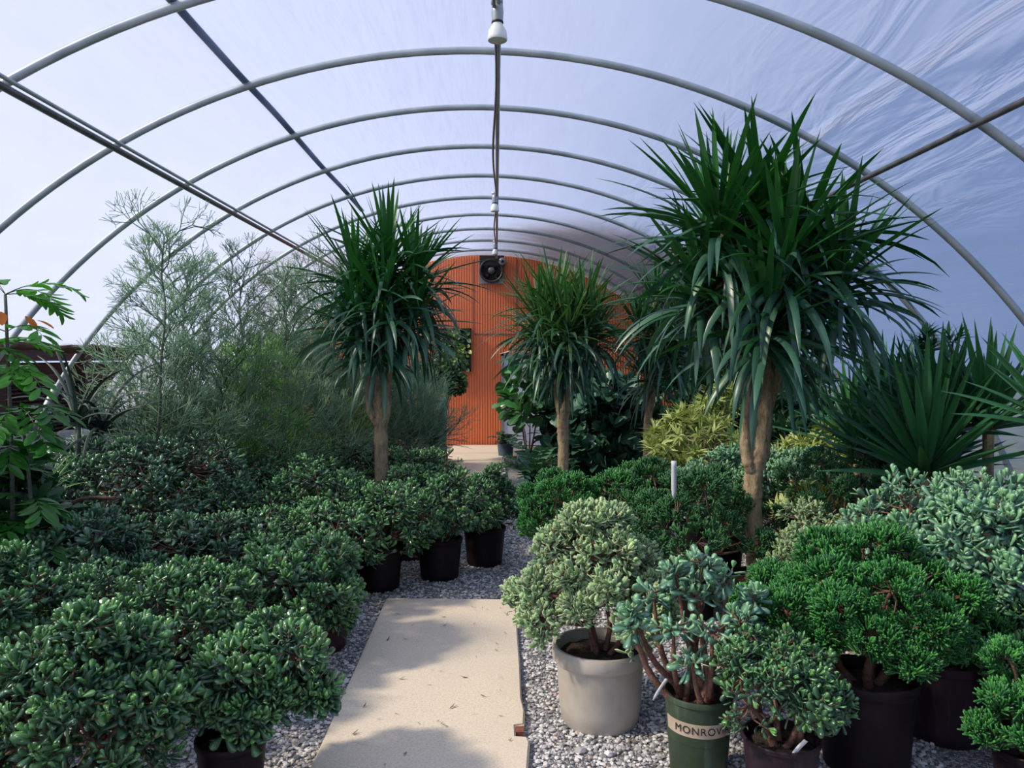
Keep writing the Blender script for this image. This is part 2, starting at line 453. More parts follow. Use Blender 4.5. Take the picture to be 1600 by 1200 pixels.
def filmmat(name='white plastic film', col=(.375, .410, .56)):
    m, nt, out = nodemat(name); L = nt.links.new
    tc = N(nt, 'ShaderNodeTexCoord'); sx = N(nt, 'ShaderNodeSeparateXYZ'); L(tc.outputs['Object'], sx.inputs[0])
    mp = N(nt, 'ShaderNodeMapping'); mp.inputs['Scale'].default_value = (2.0, .5, 2.0); L(tc.outputs['Object'], mp.inputs[0])
    n1 = N(nt, 'ShaderNodeTexNoise', Scale=2.5, Detail=5.0, Roughness=.55); L(mp.outputs[0], n1.inputs['Vector'])
    # fine run marks round the curve, mostly near the ridge
    mp2 = N(nt, 'ShaderNodeMapping'); mp2.inputs['Scale'].default_value = (14, .9, 3); L(tc.outputs['Object'], mp2.inputs[0])
    n2 = N(nt, 'ShaderNodeTexNoise', Scale=2.0, Detail=6.0, Roughness=.7); L(mp2.outputs[0], n2.inputs['Vector'])
    dirty = ramp(nt, [(.3, tuple(c*.95 for c in col)), (.62, col)], n1.outputs[0])
    near = math_(nt, 'SUBTRACT', 1.0, math_(nt, 'MULTIPLY', math_(nt, 'ABSOLUTE', math_(nt, 'ADD', sx.outputs[0], .6)), .6), clamp=True)
    c = mixc(nt, math_(nt, 'MULTIPLY', near, .8), dirty.outputs[0], ramp(nt, [(.36, tuple(c*.90 for c in col)), (.55, tuple(min(1, c*1.04) for c in col))], n2.outputs[0]).outputs[0])
    # wavy lengthways folds on the far flank, their shading put into the colour
    mp3 = N(nt, 'ShaderNodeMapping'); mp3.inputs['Scale'].default_value = (1.0, .35, 5.0); mp3.inputs['Rotation'].default_value = (.22, 0, 0); L(tc.outputs['Object'], mp3.inputs[0])
    wv = N(nt, 'ShaderNodeTexNoise', Scale=1.5, Detail=4.0, Distortion=.6); L(mp3.outputs[0], wv.inputs['Vector'])
    flank = math_(nt, 'MULTIPLY', math_(nt, 'SUBTRACT', sx.outputs[0], 1.2), .8, clamp=True)
    c = mixc(nt, math_(nt, 'MULTIPLY', flank, .85), c, ramp(nt, [(.40, tuple(k*.84 for k in col)), (.50, tuple(k*.94 for k in col)), (.60, col)], wv.outputs[0]).outputs[0])
    bp = N(nt, 'ShaderNodeBump', Distance=.10); L(math_(nt, 'ADD', math_(nt, 'MULTIPLY', flank, .8), .10), bp.inputs['Strength']); L(wv.outputs[0], bp.inputs['Height'])
    tr = N(nt, 'ShaderNodeBsdfTranslucent'); L(c, tr.inputs[0]); L(bp.outputs[0], tr.inputs['Normal'])
    df = N(nt, 'ShaderNodeBsdfPrincipled', Roughness=.5); L(c, df.inputs['Base Color']); L(bp.outputs[0], df.inputs['Normal'])
    tp = N(nt, 'ShaderNodeBsdfTransparent')
    a = N(nt, 'ShaderNodeMixShader'); a.inputs[0].default_value = .26; L(tr.outputs[0], a.inputs[1]); L(df.outputs[0], a.inputs[2])
    b = N(nt, 'ShaderNodeMixShader'); b.inputs[0].default_value = .37; L(a.outputs[0], b.inputs[1]); L(tp.outputs[0], b.inputs[2])
    L(b.outputs[0], out.inputs[0]); return m
M['film'] = filmmat()

def gravelmat():
    m, nt, out = nodemat('crushed grey gravel'); L = nt.links.new
    tc = N(nt, 'ShaderNodeTexCoord')
    v = N(nt, 'ShaderNodeTexVoronoi', Scale=62.0); L(tc.outputs['Object'], v.inputs['Vector'])
    v2 = N(nt, 'ShaderNodeTexVoronoi', Scale=62.0, feature='DISTANCE_TO_EDGE'); L(tc.outputs['Object'], v2.inputs['Vector'])
    c = ramp(nt, [(0, (.16, .16, .17)), (.35, (.38, .38, .39)), (.7, (.62, .62, .61)), (1, (.46, .38, .32))], N(nt, 'ShaderNodeSeparateColor').outputs[0])
    sc = [n for n in nt.nodes if n.type == 'SEPARATE_COLOR'][0]; L(v.outputs['Color'], sc.inputs[0])
    e = ramp(nt, [(0, (.10, .10, .10)), (.12, (1, 1, 1))], v2.outputs['Distance'])
    cc = mixc(nt, 1.0, c.outputs[0], e.outputs[0], 'MULTIPLY')
    b = N(nt, 'ShaderNodeBsdfPrincipled', Roughness=.9); L(cc, b.inputs['Base Color'])
    bp = N(nt, 'ShaderNodeBump', Strength=1.0, Distance=.015); L(v2.outputs['Distance'], bp.inputs['Height']); L(bp.outputs[0], b.inputs['Normal'])
    L(b.outputs[0], out.inputs[0]); return m
M['gravel'] = gravelmat()

def pebblemat():
    m, nt, out = nodemat('gravel stones'); L = nt.links.new
    geo = N(nt, 'ShaderNodeNewGeometry')
    c = ramp(nt, [(0, (.15, .15, .16)), (.3, (.42, .42, .43)), (.7, (.70, .69, .67)), (.93, (.80, .79, .76)), (1, (.44, .31, .24))], geo.outputs['Random Per Island'])
    b = N(nt, 'ShaderNodeBsdfPrincipled', Roughness=.85); L(c.outputs[0], b.inputs['Base Color'])
    L(b.outputs[0], out.inputs[0]); return m
M['pebble'] = pebblemat()

def concretemat():
    m, nt, out = nodemat('worn pale concrete'); L = nt.links.new
    tc = N(nt, 'ShaderNodeTexCoord')
    n1 = N(nt, 'ShaderNodeTexNoise', Scale=90.0, Detail=6.0, Roughness=.75); L(tc.outputs['Object'], n1.inputs['Vector'])
    n2 = N(nt, 'ShaderNodeTexNoise', Scale=2.2, Detail=5.0); L(tc.outputs['Object'], n2.inputs['Vector'])
    mp = N(nt, 'ShaderNodeMapping'); mp.inputs['Scale'].default_value = (5, 16, 1); mp.inputs['Rotation'].default_value = (0, 0, .3); L(tc.outputs['Object'], mp.inputs[0])
    n3 = N(nt, 'ShaderNodeTexNoise', Scale=1.6, Detail=3.0, Distortion=.8); L(mp.outputs[0], n3.inputs['Vector'])
    n4 = N(nt, 'ShaderNodeTexVoronoi', Scale=170.0); L(tc.outputs['Object'], n4.inputs['Vector'])
    c = ramp(nt, [(.3, (.56, .47, .35)), (.55, (.78, .68, .53)), (.75, (.84, .75, .60))], n1.outputs[0])
    c1 = mixc(nt, ramp(nt, [(.35, (0, 0, 0)), (.7, (.30,)*3)], n2.outputs[0]).outputs[0], c.outputs[0], (.62, .55, .46))
    c2 = mixc(nt, ramp(nt, [(.70, (0, 0, 0)), (.76, (.55,)*3)], n3.outputs[0]).outputs[0], c1, (.32, .23, .14))
    c3 = mixc(nt, ramp(nt, [(.10, (.25,)*3), (.24, (0, 0, 0))], n4.outputs['Distance']).outputs[0], c2, (.30, .27, .25))
    b = N(nt, 'ShaderNodeBsdfPrincipled', Roughness=.9); L(c3, b.inputs['Base Color'])
    bp = N(nt, 'ShaderNodeBump', Strength=.35, Distance=.006); L(n1.outputs[0], bp.inputs['Height']); L(bp.outputs[0], b.inputs['Normal'])
    L(b.outputs[0], out.inputs[0]); return m
M['concrete'] = concretemat()
M['orange'] = simple('orange painted metal', (.78, .215, .08), .5, col2=(.84, .25, .10), scale=1.2, bump=.05)
M['door'] = simple('pale blue white paint', (.58, .66, .78), .5, col2=(.50, .58, .70), scale=2)
M['door_frame'] = simple('grey frame paint', (.20, .22, .24), .5)
M['fence_wood'] = simple('red brown timber', (.050, .020, .014), .8, col2=(.105, .042, .028), scale=6, stretch=(1, 1, 8), bump=.4, bscale=20)
M['basket'] = simple('woven brown lattice', (.030, .014, .010), .8, col2=(.07, .03, .02), scale=20, bump=.5)
M['knee'] = simple('grey sheet', (.20, .20, .19), .7, col2=(.33, .33, .32), scale=3, bump=.6, bscale=5)
M['outside_ground'] = simple('outdoor grass', (.05, .08, .03), .9, col2=(.12, .13, .06), scale=3)
M['panel_dark'] = simple('dark planter felt', (.008, .010, .008), .9)
M['brick'] = simple('red brick', (.30, .09, .05), .8, col2=(.20, .06, .04), scale=20)
M['dry_leaf'] = simple('dry leaf litter', (.10, .06, .03), .8, col2=(.26, .16, .07), scale=30)

# ------------------------------------------------------------------ greenhouse shell
FRONT, BACK = -5.0, 15.35
hoop_d = [3.95, 5.1, 6.25, 7.4, 8.58, 9.75, 10.9, 12.1, 13.3, 14.45]

def arc_x(z, r=R):
    return math.sqrt(r*r - (z-CZ)**2)

def film_patch(name, th0, th1, y0, y1, ny, nth, r=R+.028, z_off=0.0, jag=0.0, seed=0):
    """th measured from straight up, positive towards +x"""
    rng = np.random.default_rng(seed)
    th = np.linspace(th0, th1, nth); ys = np.linspace(y0, y1, ny)
    TH, Y = np.meshgrid(th, ys, indexing='ij')
    ph = (Y - hoop_d[0])/1.165
    sag = -.018*np.sin(PI*ph)**2
    rip = .007*np.sin(TH*42 + 2.2*np.sin(Y*1.1) + Y*.6)*np.clip((TH-.55)*2.2, 0, 1)*np.sin(PI*ph)**2
    rr = r + sag + rip
    if jag:
        e = jag*(rng.random(ny)-.5)
        TH = TH.copy(); TH[0] += e
    V = np.stack([CX + rr*np.sin(TH), Y, CZ + rr*np.cos(TH)], -1).reshape(-1, 3)
    i = np.arange(nth-1)[:, None]; j = np.arange(ny-1)[None, :]
    q = np.stack([i*ny+j, (i+1)*ny+j, (i+1)*ny+j+1, i*ny+j+1], -1).reshape(-1, 4)
    g = Geo(); g.add(V, q)
    return g

TH_G = math.acos((-CZ)/R)                      # where the arc meets the ground
TH_O = math.acos((1.86-CZ)/R)                  # lower edge of the rolled-up side
g = Geo()
for (a, b, y0, y1, ny, nt_) in ((-TH_G, -TH_O, FRONT, 3.2, 20, 20), (-TH_G, -TH_O, 8.62, BACK, 60, 20)):
    f = film_patch('x', a, b, y0, y1, ny, nt_)
    g.add(f.v[0], f.q[0])
f = film_patch('x', -TH_O, TH_G, FRONT, BACK, 260, 170); g.add(f.v[0], f.q[0])
ceil = g.build('ceiling', M['film']); tag(ceil, 'translucent white plastic film arching over the greenhouse', None, kind='structure')

# loose corner of film hanging beside the opening
n = 14
vv = []; qq = []
for i in range(n):
    t = i/(n-1)
    th = -TH_O - (TH_G-TH_O)*t
    yl = 8.62 - .55*t + .03*math.sin(t*20)
    for k, yy in enumerate((yl, 8.62)):
        vv.append((CX+(R+.03)*math.sin(th) + .06*t*(1-k), yy, CZ+(R+.03)*math.cos(th)))
for i in range(n-1): qq.append((i*2, i*2+1, i*2+3, i*2+2))
g = Geo().add(vv, qq)
o = g.build('trim_1', M['film']); tag(o, 'loose flap of white film hanging at the end of the open side', None, kind='structure')

# end film behind the camera
vv = []; qq = []
n = 60
for i in range(n):
    th = -TH_G + 2*TH_G*i/(n-1)
    x = CX + (R+.02)*math.sin(th); z = CZ + (R+.02)*math.cos(th)
    vv += [(x, FRONT, 0), (x, FRONT, max(z, .001))]
for i in range(n-1): qq.append((i*2, i*2+2, i*2+3, i*2+1))
o = Geo().add(vv, qq).build('wall_front', M['film']); tag(o, 'film end wall', None, kind='structure')

# dark sheet added outside the far right roof to dim the film
def dim_sheet():
    rng = np.random.default_rng(5)
    nth, ny = 60, 50
    th = np.linspace(0, 1, nth); ys = np.linspace(0, 1, ny)
    A, B = np.meshgrid(th, ys, indexing='ij')
    y0 = 9.1 + .9*np.clip(1-A*3, 0, 1)**1.0 * 2.2 + .12*np.sin(A*23)
    Y = y0 + (BACK - .02 - y0)*B
    t0 = .00 + .05*np.sin(B*9) - .22*B**1.5
    TH = t0 + (1.28 - t0)*A
    rr = R + .085 + .008*np.sin(TH*30+Y*3)
    V = np.stack([CX+rr*np.sin(TH), Y, CZ+rr*np.cos(TH)], -1).reshape(-1, 3)
    i = np.arange(nth-1)[:, None]; j = np.arange(ny-1)[None, :]
    q = np.stack([i*ny+j, (i+1)*ny+j, (i+1)*ny+j+1, i*ny+j+1], -1).reshape(-1, 4)
    uv = np.stack([A, B], -1).reshape(-1, 2)
    return Geo().add(V, q, uv=uv)
def dim_sheet_mat():
    m, nt, out = nodemat('dimming sheet'); L = nt.links.new
    tr = N(nt, 'ShaderNodeBsdfTranslucent', Color=(.22, .18, .175, 1)); df = N(nt, 'ShaderNodeBsdfDiffuse', Color=(.06, .05, .05, 1))
    tp = N(nt, 'ShaderNodeBsdfTransparent')
    uv = N(nt, 'ShaderNodeUVMap'); sp = N(nt, 'ShaderNodeSeparateXYZ'); L(uv.outputs[0], sp.inputs[0])
    tc = N(nt, 'ShaderNodeTexCoord'); mp = N(nt, 'ShaderNodeMapping'); mp.inputs['Scale'].default_value = (.7, 2.2, .7); L(tc.outputs['Object'], mp.inputs[0])
    n = N(nt, 'ShaderNodeTexNoise', Scale=1.5, Detail=4.0); L(mp.outputs[0], n.inputs['Vector'])
    # fades to clear at its free edges, so the shade on the film ends softly
    fu = math_(nt, 'MULTIPLY', sp.outputs[0], 3.0, clamp=True); fv = math_(nt, 'MULTIPLY', sp.outputs[1], 3.2, clamp=True)
    f = math_(nt, 'MULTIPLY', fu, fv)
    f = math_(nt, 'ADD', f, math_(nt, 'MULTIPLY', math_(nt, 'SUBTRACT', n.outputs[0], .5), .6))
    f = ramp(nt, [(.05, (1, 1, 1)), (.75, (.10,)*3)], f).outputs[0]
    a = N(nt, 'ShaderNodeMixShader'); a.inputs[0].default_value = .5; L(tr.outputs[0], a.inputs[1]); L(df.outputs[0], a.inputs[2])
    b = N(nt, 'ShaderNodeMixShader'); L(f, b.inputs[0]); L(a.outputs[0], b.inputs[1]); L(tp.outputs[0], b.inputs[2])
    L(b.outputs[0], out.inputs[0]); return m
o = dim_sheet().build('trim_2', dim_sheet_mat()); tag(o, 'dimming sheet added over the far roof film', None, kind='structure')

# hoops
ordw = ['nearest, cut by the top of the picture', 'second from the camera', 'third from the camera', 'fourth from the camera, its foot beside the brown fence',
        'fifth from the camera', 'sixth from the camera', 'seventh from the camera', 'eighth from the camera', 'ninth from the camera', 'last before the orange wall']
for i, d in enumerate(hoop_d):
    g = Geo()
    th = np.linspace(-TH_G+.0, TH_G-.0, 90)
    r = R - .006
    pts = np.stack([CX + r*np.sin(th), np.full_like(th, d), np.maximum(CZ + r*np.cos(th), .0)], -1)
    tube(g, pts, .0245, 12)
    o = g.build('roof_hoop', M['steel'])
    tag(o, 'curved galvanised steel roof hoop, ' + ordw[i], 'roof hoop', 'steel hoops carrying the film')
    if i == 3:
        sl = Geo(); tube(sl, [(pts[6][0], d, pts[6][2]), (pts[11][0], d, pts[11][2])], .042, 12)
        sl.build('sleeve', M['grey_metal'], o)

def long_pipe(name, x, z, r, mat, label, cat, y0=1.5, y1=BACK-.05, wav=0.0, seed=0, fn=None):
    rng = np.random.default_rng(seed)
    ys = np.linspace(y0, y1, 60)
    xx = np.full_like(ys, x) if fn is None else fn(ys)[0]
    zz = np.full_like(ys, z) if fn is None else fn(ys)[1]
    g = Geo(); tube(g, np.stack([xx, ys, zz], -1), r, 10)
    o = g.build(name, mat); return tag(o, label, cat)

long_pipe('ridge_pole', .012, 3.722, .019, M['steel'], 'straight steel ridge pole under the top of the roof hoops', 'ridge pole')
long_pipe('cable_conduit', 0, 0, .010, M['steel_dark'], 'thin wavy dark cable conduit running below the ridge pole', 'conduit', fn=lambda y: (-.012+.016*np.sin(y*1.5), 3.690+.004*np.sin(y*2.3)), y0=3)
long_pipe('side_purlin', -2.46, 3.165-.06, .021, M['steel_dark'], 'thick dark steel purlin crossing the hoops above the pencil trees', 'purlin')
long_pipe('side_conduit', -2.425, 3.135, .012, M['steel'], 'thin pale pipe lashed beside the thick purlin above the pencil trees', 'pipe')
long_pipe('side_purlin', 2.42, 2.985-.055, .018, M['steel_dark'], 'dark steel purlin on the flank behind the largest dragon tree', 'purlin')
def strapgeo(x, w, y0, y1, dz=.04, mat='strap'):
    ys = np.linspace(y0, y1, 30); vv = []; qq = []
    for i, y in enumerate(ys):
        for s in (-1, 1):
            th = math.asin((x - CX)/R) + s*w/2/R
            vv.append((CX+(R+dz)*math.sin(th)+.006*math.sin(y*2.4), y, CZ+(R+dz)*math.cos(th)))
    for i in range(29): qq.append((i*2, i*2+1, i*2+3, i*2+2))
    return Geo().add(vv, qq)
o = strapgeo(-1.66, .05, 1.5, 9.6, dz=.036).build('hold_down_strap', M['strap']); tag(o, 'blue grey strap running along the film between ridge and purlin', 'strap')
o = strapgeo(2.13, .07, 1.5, 5.6, dz=.045).build('hold_down_strap', M['strap']); tag(o, 'faint dark strap showing through the film above the largest dragon tree', 'strap')

def tapemat():
    m, nt, out = nodemat('repair tape'); t = N(nt, 'ShaderNodeBsdfTranslucent', Color=(.42, .48, .60, 1)); p = N(nt, 'ShaderNodeBsdfTransparent')
    x = N(nt, 'ShaderNodeMixShader'); x.inputs[0].default_value = .3; nt.links.new(t.outputs[0], x.inputs[1]); nt.links.new(p.outputs[0], x.inputs[2]); nt.links.new(x.outputs[0], out.inputs[0]); return m
o.data.materials[0] = tapemat()
# lamps under the ridge
def lamp(d, z, r, label):
    t = empty('flood_lamp', (.008 if d < 6 else -.015, d, z), label, 'lamp', 'lamps below the ridge pole')
    g = Geo(); lathe(g, [(.012, .105), (.03, .1), (.034, .06), (.034, .052), (.030, .0)], 20, cz=.05); g.build('socket', M['steel'], t)
    g = Geo(); lathe(g, [(.001, .055), (.032, .055), (.034, .046), (.028, .042)], 20); g.build('gasket', M['black'], t)
    g = Geo(); lathe(g, [(.026, .05), (.030, .035), (.05, .0), (r, -.035), (r, -.048), (r*.94, -.052)], 28); g.build('bulb', M['porcelain'], t)
    g = Geo(); lathe(g, [(r*.95, -.050), (r*.6, -.056), (.001, -.058)], 28); g.build('lamp_face', M['lamp_face'], t)
    g = Geo(); box(g, -.035, .03, -.012, .012, .15, .185); g.build('clamp', M['steel'], t)
lamp(4.25, 3.56, .055, 'white cone flood lamp at the top edge, nearest the camera')
lamp(9.2, 3.56, .052, 'small white flood lamp halfway down the ridge pole')
lamp(13.0, 3.56, .05, 'small white flood lamp just in front of the wall fan')

# ------------------------------------------------------------------ floor, path
g = Geo(); g.add([(-4.8, FRONT, 0), (4.45, FRONT, 0), (4.45, BACK+.2, 0), (-4.8, BACK+.2, 0)], [(0, 1, 2, 3)])
o = g.build('floor', M['gravel']); tag(o, 'grey crushed gravel floor', None, kind='structure')
g = Geo(); g.add([(-40, -40, -.03), (40, -40, -.03), (40, 50, -.03), (-40, 50, -.03)], [(0, 1, 2, 3)])
o = g.build('ground', M['outside_ground']); tag(o, 'grass outside the greenhouse', None, kind='structure')

def slab(name, pts, h, mat, label):
    n = len(pts)
    import bmesh
    bm = bmesh.new()
    vs = [bm.verts.new((x, y, 0)) for x, y in pts]
    f = bm.faces.new(vs)
    r = bmesh.ops.extrude_face_region(bm, geom=[f])
    for v in [e for e in r['geom'] if isinstance(e, bmesh.types.BMVert)]: v.co.z = h
    bmesh.ops.recalc_face_normals(bm, faces=bm.faces)
    edges = [e for e in bm.edges if abs(e.verts[0].co.z-h) < 1e-5 and abs(e.verts[1].co.z-h) < 1e-5]
    bmesh.ops.bevel(bm, geom=edges, offset=.008, segments=2, affect='EDGES')
    me = bpy.data.meshes.new(name); bm.to_mesh(me); bm.free(); me.materials.append(mat)
    o = bpy.data.objects.new(name, me); C.objects.link(o)
    return tag(o, label, 'path slab', 'concrete path slabs')
def GP(px, py, h=.035):
    d = (EYE-h)*FPX/(py-VY); return (X(px, d), d)
rng = np.random.default_rng(3)
right = [GP(825, 1199), GP(827, 1170), GP(828, 1160), GP(824, 1150), GP(806, 1149), GP(805, 1133), GP(819, 1131), GP(820, 1110), GP(815, 1090), GP(813, 1040), GP(810, 1000), GP(807, 960), GP(806, 936)]
left = [GP(604, 934), GP(574, 1000), GP(552, 1050), GP(529, 1100), GP(507, 1150), GP(484, 1199)]
slab('path_slab', [(-.80, -1.0), (.14, -1.0), (.14, 2.6)] + right + left + [(-.80, 2.4)], .035, M['concrete'], 'long pale concrete path slab running away from the camera')
dA, dB = 12.2, 15.25
slab('path_slab', [(X(690, dA)-.1, 11.0), (X(788, dA)+.02, 11.0), (X(785, dB), dB), (X(709, dB), dB)], .035, M['concrete'], 'sunlit pale concrete slab at the foot of the orange wall')
g = Geo(); box(g, *sorted((GP(806, 1140)[0], GP(818, 1140)[0])), GP(0, 1142)[1], GP(0, 1133)[1], 0, .03); o = g.build('broken_brick', M['brick'], smooth=False); tag(o, 'small broken red stone in the notch of the path edge', 'stone')

# gravel stones, uncountable
ico_v = []
ph = (1+5**.5)/2
for a, b in ((-1, ph), (1, ph), (-1, -ph), (1, -ph)): ico_v.append((a, b, 0))
for a, b in ((-1, ph), (1, ph), (-1, -ph), (1, -ph)): ico_v.append((0, a, b))
for a, b in ((ph, -1), (ph, 1), (-ph, -1), (-ph, 1)): ico_v.append((a, 0, b))
ico_v = nrm(np.array(ico_v, float))
ico_f = np.array([(0,11,5),(0,5,1),(0,1,7),(0,7,10),(0,10,11),(1,5,9),(5,11,4),(11,10,2),(10,7,6),(7,1,8),(3,9,4),(3,4,2),(3,2,6),(3,6,8),(3,8,9),(4,9,5),(2,4,11),(6,2,10),(8,6,7),(9,8,1)])
def pebbles():
    rng = np.random.default_rng(11)
    n = 60000
    d = 2.6 + 6.2*rng.random(n)**1.35
    x = -2.2 + 4.8*rng.random(n)
    xl = -.80; keep = (x < -.80 + .0*d) | (x > X(815, 1)*d*0 + .155)
    keep |= d > 5.52
    keep &= (x > -1.9) & (x < 1.0 + .28*d)
    x, d = x[keep], d[keep]; n = len(x)
    s = (.0065 + .006*rng.random(n))[:, None]
    big = rng.random(n) < .01; s[big] *= 1.8
    sc = np.stack([.8+.6*rng.random(n), .7+.5*rng.random(n), .45+.35*rng.random(n)], -1)*s
    q = rng.random(n)*2*PI; c, sn = np.cos(q), np.sin(q)
    j = 1 + .35*(rng.random((n, 12))-.5)
    v = ico_v[None]*j[..., None]*sc[:, None, :]
    vx = v[..., 0]*c[:, None] - v[..., 1]*sn[:, None]; vy = v[..., 0]*sn[:, None] + v[..., 1]*c[:, None]
    V = np.stack([vx + x[:, None], vy + d[:, None], v[..., 2] + (sc[:, 2]*.5)[:, None] + .004*rng.random(n)[:, None]], -1)
    g = Geo(); off = (np.arange(n)*12)[:, None, None]
    g.add(V.reshape(-1, 3), None, (ico_f[None]+off).reshape(-1, 3))
    o = g.build('gravel', M['pebble'], smooth=False); tag(o, 'loose grey gravel stones beside the path', 'gravel', kind='stuff')
pebbles()
def litter():
    ORG[0] = 0.0
    rng = np.random.default_rng(12); n = 46
    d = 3.2+2.2*rng.random(n); x = -.72+.82*rng.random(n)
    pos = np.stack([x, d, np.full(n, .040)], -1); a = rng.random(n)*2*PI
    L = np.stack([np.cos(a), np.sin(a), .05*rng.normal(size=n)], -1); S = np.stack([-np.sin(a), np.cos(a), 0*a], -1)
    g = Geo(); put(g, LANCE, pos, S, L, np.cross(S, L), .02+.03*rng.random(n)*rng.random(n))
    o = g.build('leaf_litter', M['dry_leaf']); tag(o, 'scattered dry leaf fragments on the concrete path', 'leaf litter', kind='stuff')
litter()

# ------------------------------------------------------------------ back wall
def back_wall():
    vv = []; qq = []
    pitch = .052; x = CX-4.62; k = 0
    xs = []
    while x < CX+4.62:
        xs += [(x, 0), (x+pitch*.55, 0), (x+pitch*.68, -.014), (x+pitch*.87, -.014)]; x += pitch
    for (x, dy) in xs:
        zt = CZ + math.sqrt(max(R*R-(x-CX)**2, .81)) + .01
        zt = max(zt, .02)
        vv += [(x, BACK+dy, 0), (x, BACK+dy, zt)]
    for i in range(len(xs)-1): qq.append((i*2, i*2+2, i*2+3, i*2+1))
    return Geo().add(vv, qq)
o = back_wall().build('wall_back', M['orange'], smooth=False); tag(o, 'orange ribbed metal end wall', None, kind='structure')
g = Geo(); box(g, X(741, BACK), X(900, BACK), BACK-.020, BACK-.012, Z(523, BACK), Z(522, BACK)+.008); box(g, X(740, BACK)-.004, X(740, BACK)+.004, BACK-.020, BACK-.012, Z(522, BACK), 3.72); box(g, X(808, BACK)-.006, X(808, BACK)+.006, BACK-.020, BACK-.012, Z(522, BACK), 3.75)
o = g.build('trim_3', M['steel_dark'], smooth=False); tag(o, 'panel seams of the orange wall', None, kind='structure')
# building volume behind the wall
g = Geo(); box(g, -4.8, 4.4, BACK+.06, BACK+6, -.02, 3.9); o = g.build('wall_building', M['knee'], smooth=False); tag(o, 'plain building behind the end wall', None, kind='structure')
# door
DY = BACK-.03
t = empty('door_1', (X(818, DY), DY, 0), None, None); tag(t, 'pale blue white door in the orange wall behind the fiddle leaf fig', None, kind='structure')
w = .40; h = Z(556, DY)
g = Geo(); box(g, -w, w, -.02, .02, .02, h); g.build('door_panel', M['door'], t, smooth=False)
g = Geo(); box(g, -w-.045, -w, -.04, .03, 0, h+.05); box(g, w, w+.045, -.04, .03, 0, h+.05); box(g, -w-.045, w+.045, -.04, .03, h, h+.05); g.build('door_frame', M['door_frame'], t, smooth=False)
g = Geo(); tube(g, [(w-.08, -.02, .95), (w-.08, -.07, .95), (w-.18, -.07, .95)], .012, 8); g.build('door_handle', M['grey_metal'], t)

# wall fan
FY = BACK-.02
t = empty('wall_fan', (X(768, FY), FY, Z(424, FY)), 'black round exhaust fan high on the orange wall', 'fan')
g = Geo(); box(g, -.25, .24, -.03, .0, -.25, .24); g.build('mounting_plate', M['grey_metal'], t, smooth=False)
g = Geo(); box(g, -.23, .25, -.12, -.03, .10, .30); g.build('top_housing', M['black'], t, smooth=False)
g = Geo(); lathe(g, [(.235, -.03), (.245, -.13), (.235, -.16), (.20, -.15), (.185, -.08), (.05, -.06), (.001, -.06)], 40, axis='y'); g.build('shroud', simple('dark fan shroud', (.030, .018, .018), .45), t)
for k in range(4):
    g = Geo(); a = k*PI/2+.4; r0 = .06; r1 = .18
    ca, sa = math.cos(a), math.sin(a); cb, sb = math.cos(a+.75), math.sin(a+.75)
    g.add([(r0*ca, -.09, r0*sa), (r1*ca, -.10, r1*sa), (r1*cb, -.12, r1*sb), (r0*cb, -.10, r0*sb),
           (r0*ca, -.086, r0*sa), (r1*ca, -.096, r1*sa), (r1*cb, -.116, r1*sb), (r0*cb, -.096, r0*sb)], [(0, 1, 2, 3), (7, 6, 5, 4), (0, 4, 5, 1), (1, 5, 6, 2), (2, 6, 7, 3), (3, 7, 4, 0)])
    g.build('blade', M['black'], t)
g = Geo(); lathe(g, [(.001, -.17), (.055, -.17), (.07, -.15), (.07, -.08)], 24, axis='y'); g.build('hub', M['steel_dark'], t)
t = empty('motor_housing', (X(785, FY-.1), FY-.1, Z(410, FY)), 'small round grey motor beside the top of the wall fan', 'motor')
g = Geo(); lathe(g, [(.001, -.10), (.05, -.10), (.075, -.08), (.08, .0), (.07, .10)], 24, axis='y'); g.build('casing', M['grey_metal'], t)
g = Geo(); lathe(g, [(.001, -.115), (.03, -.115), (.03, -.10)], 16, axis='y'); g.build('shaft', M['black'], t)

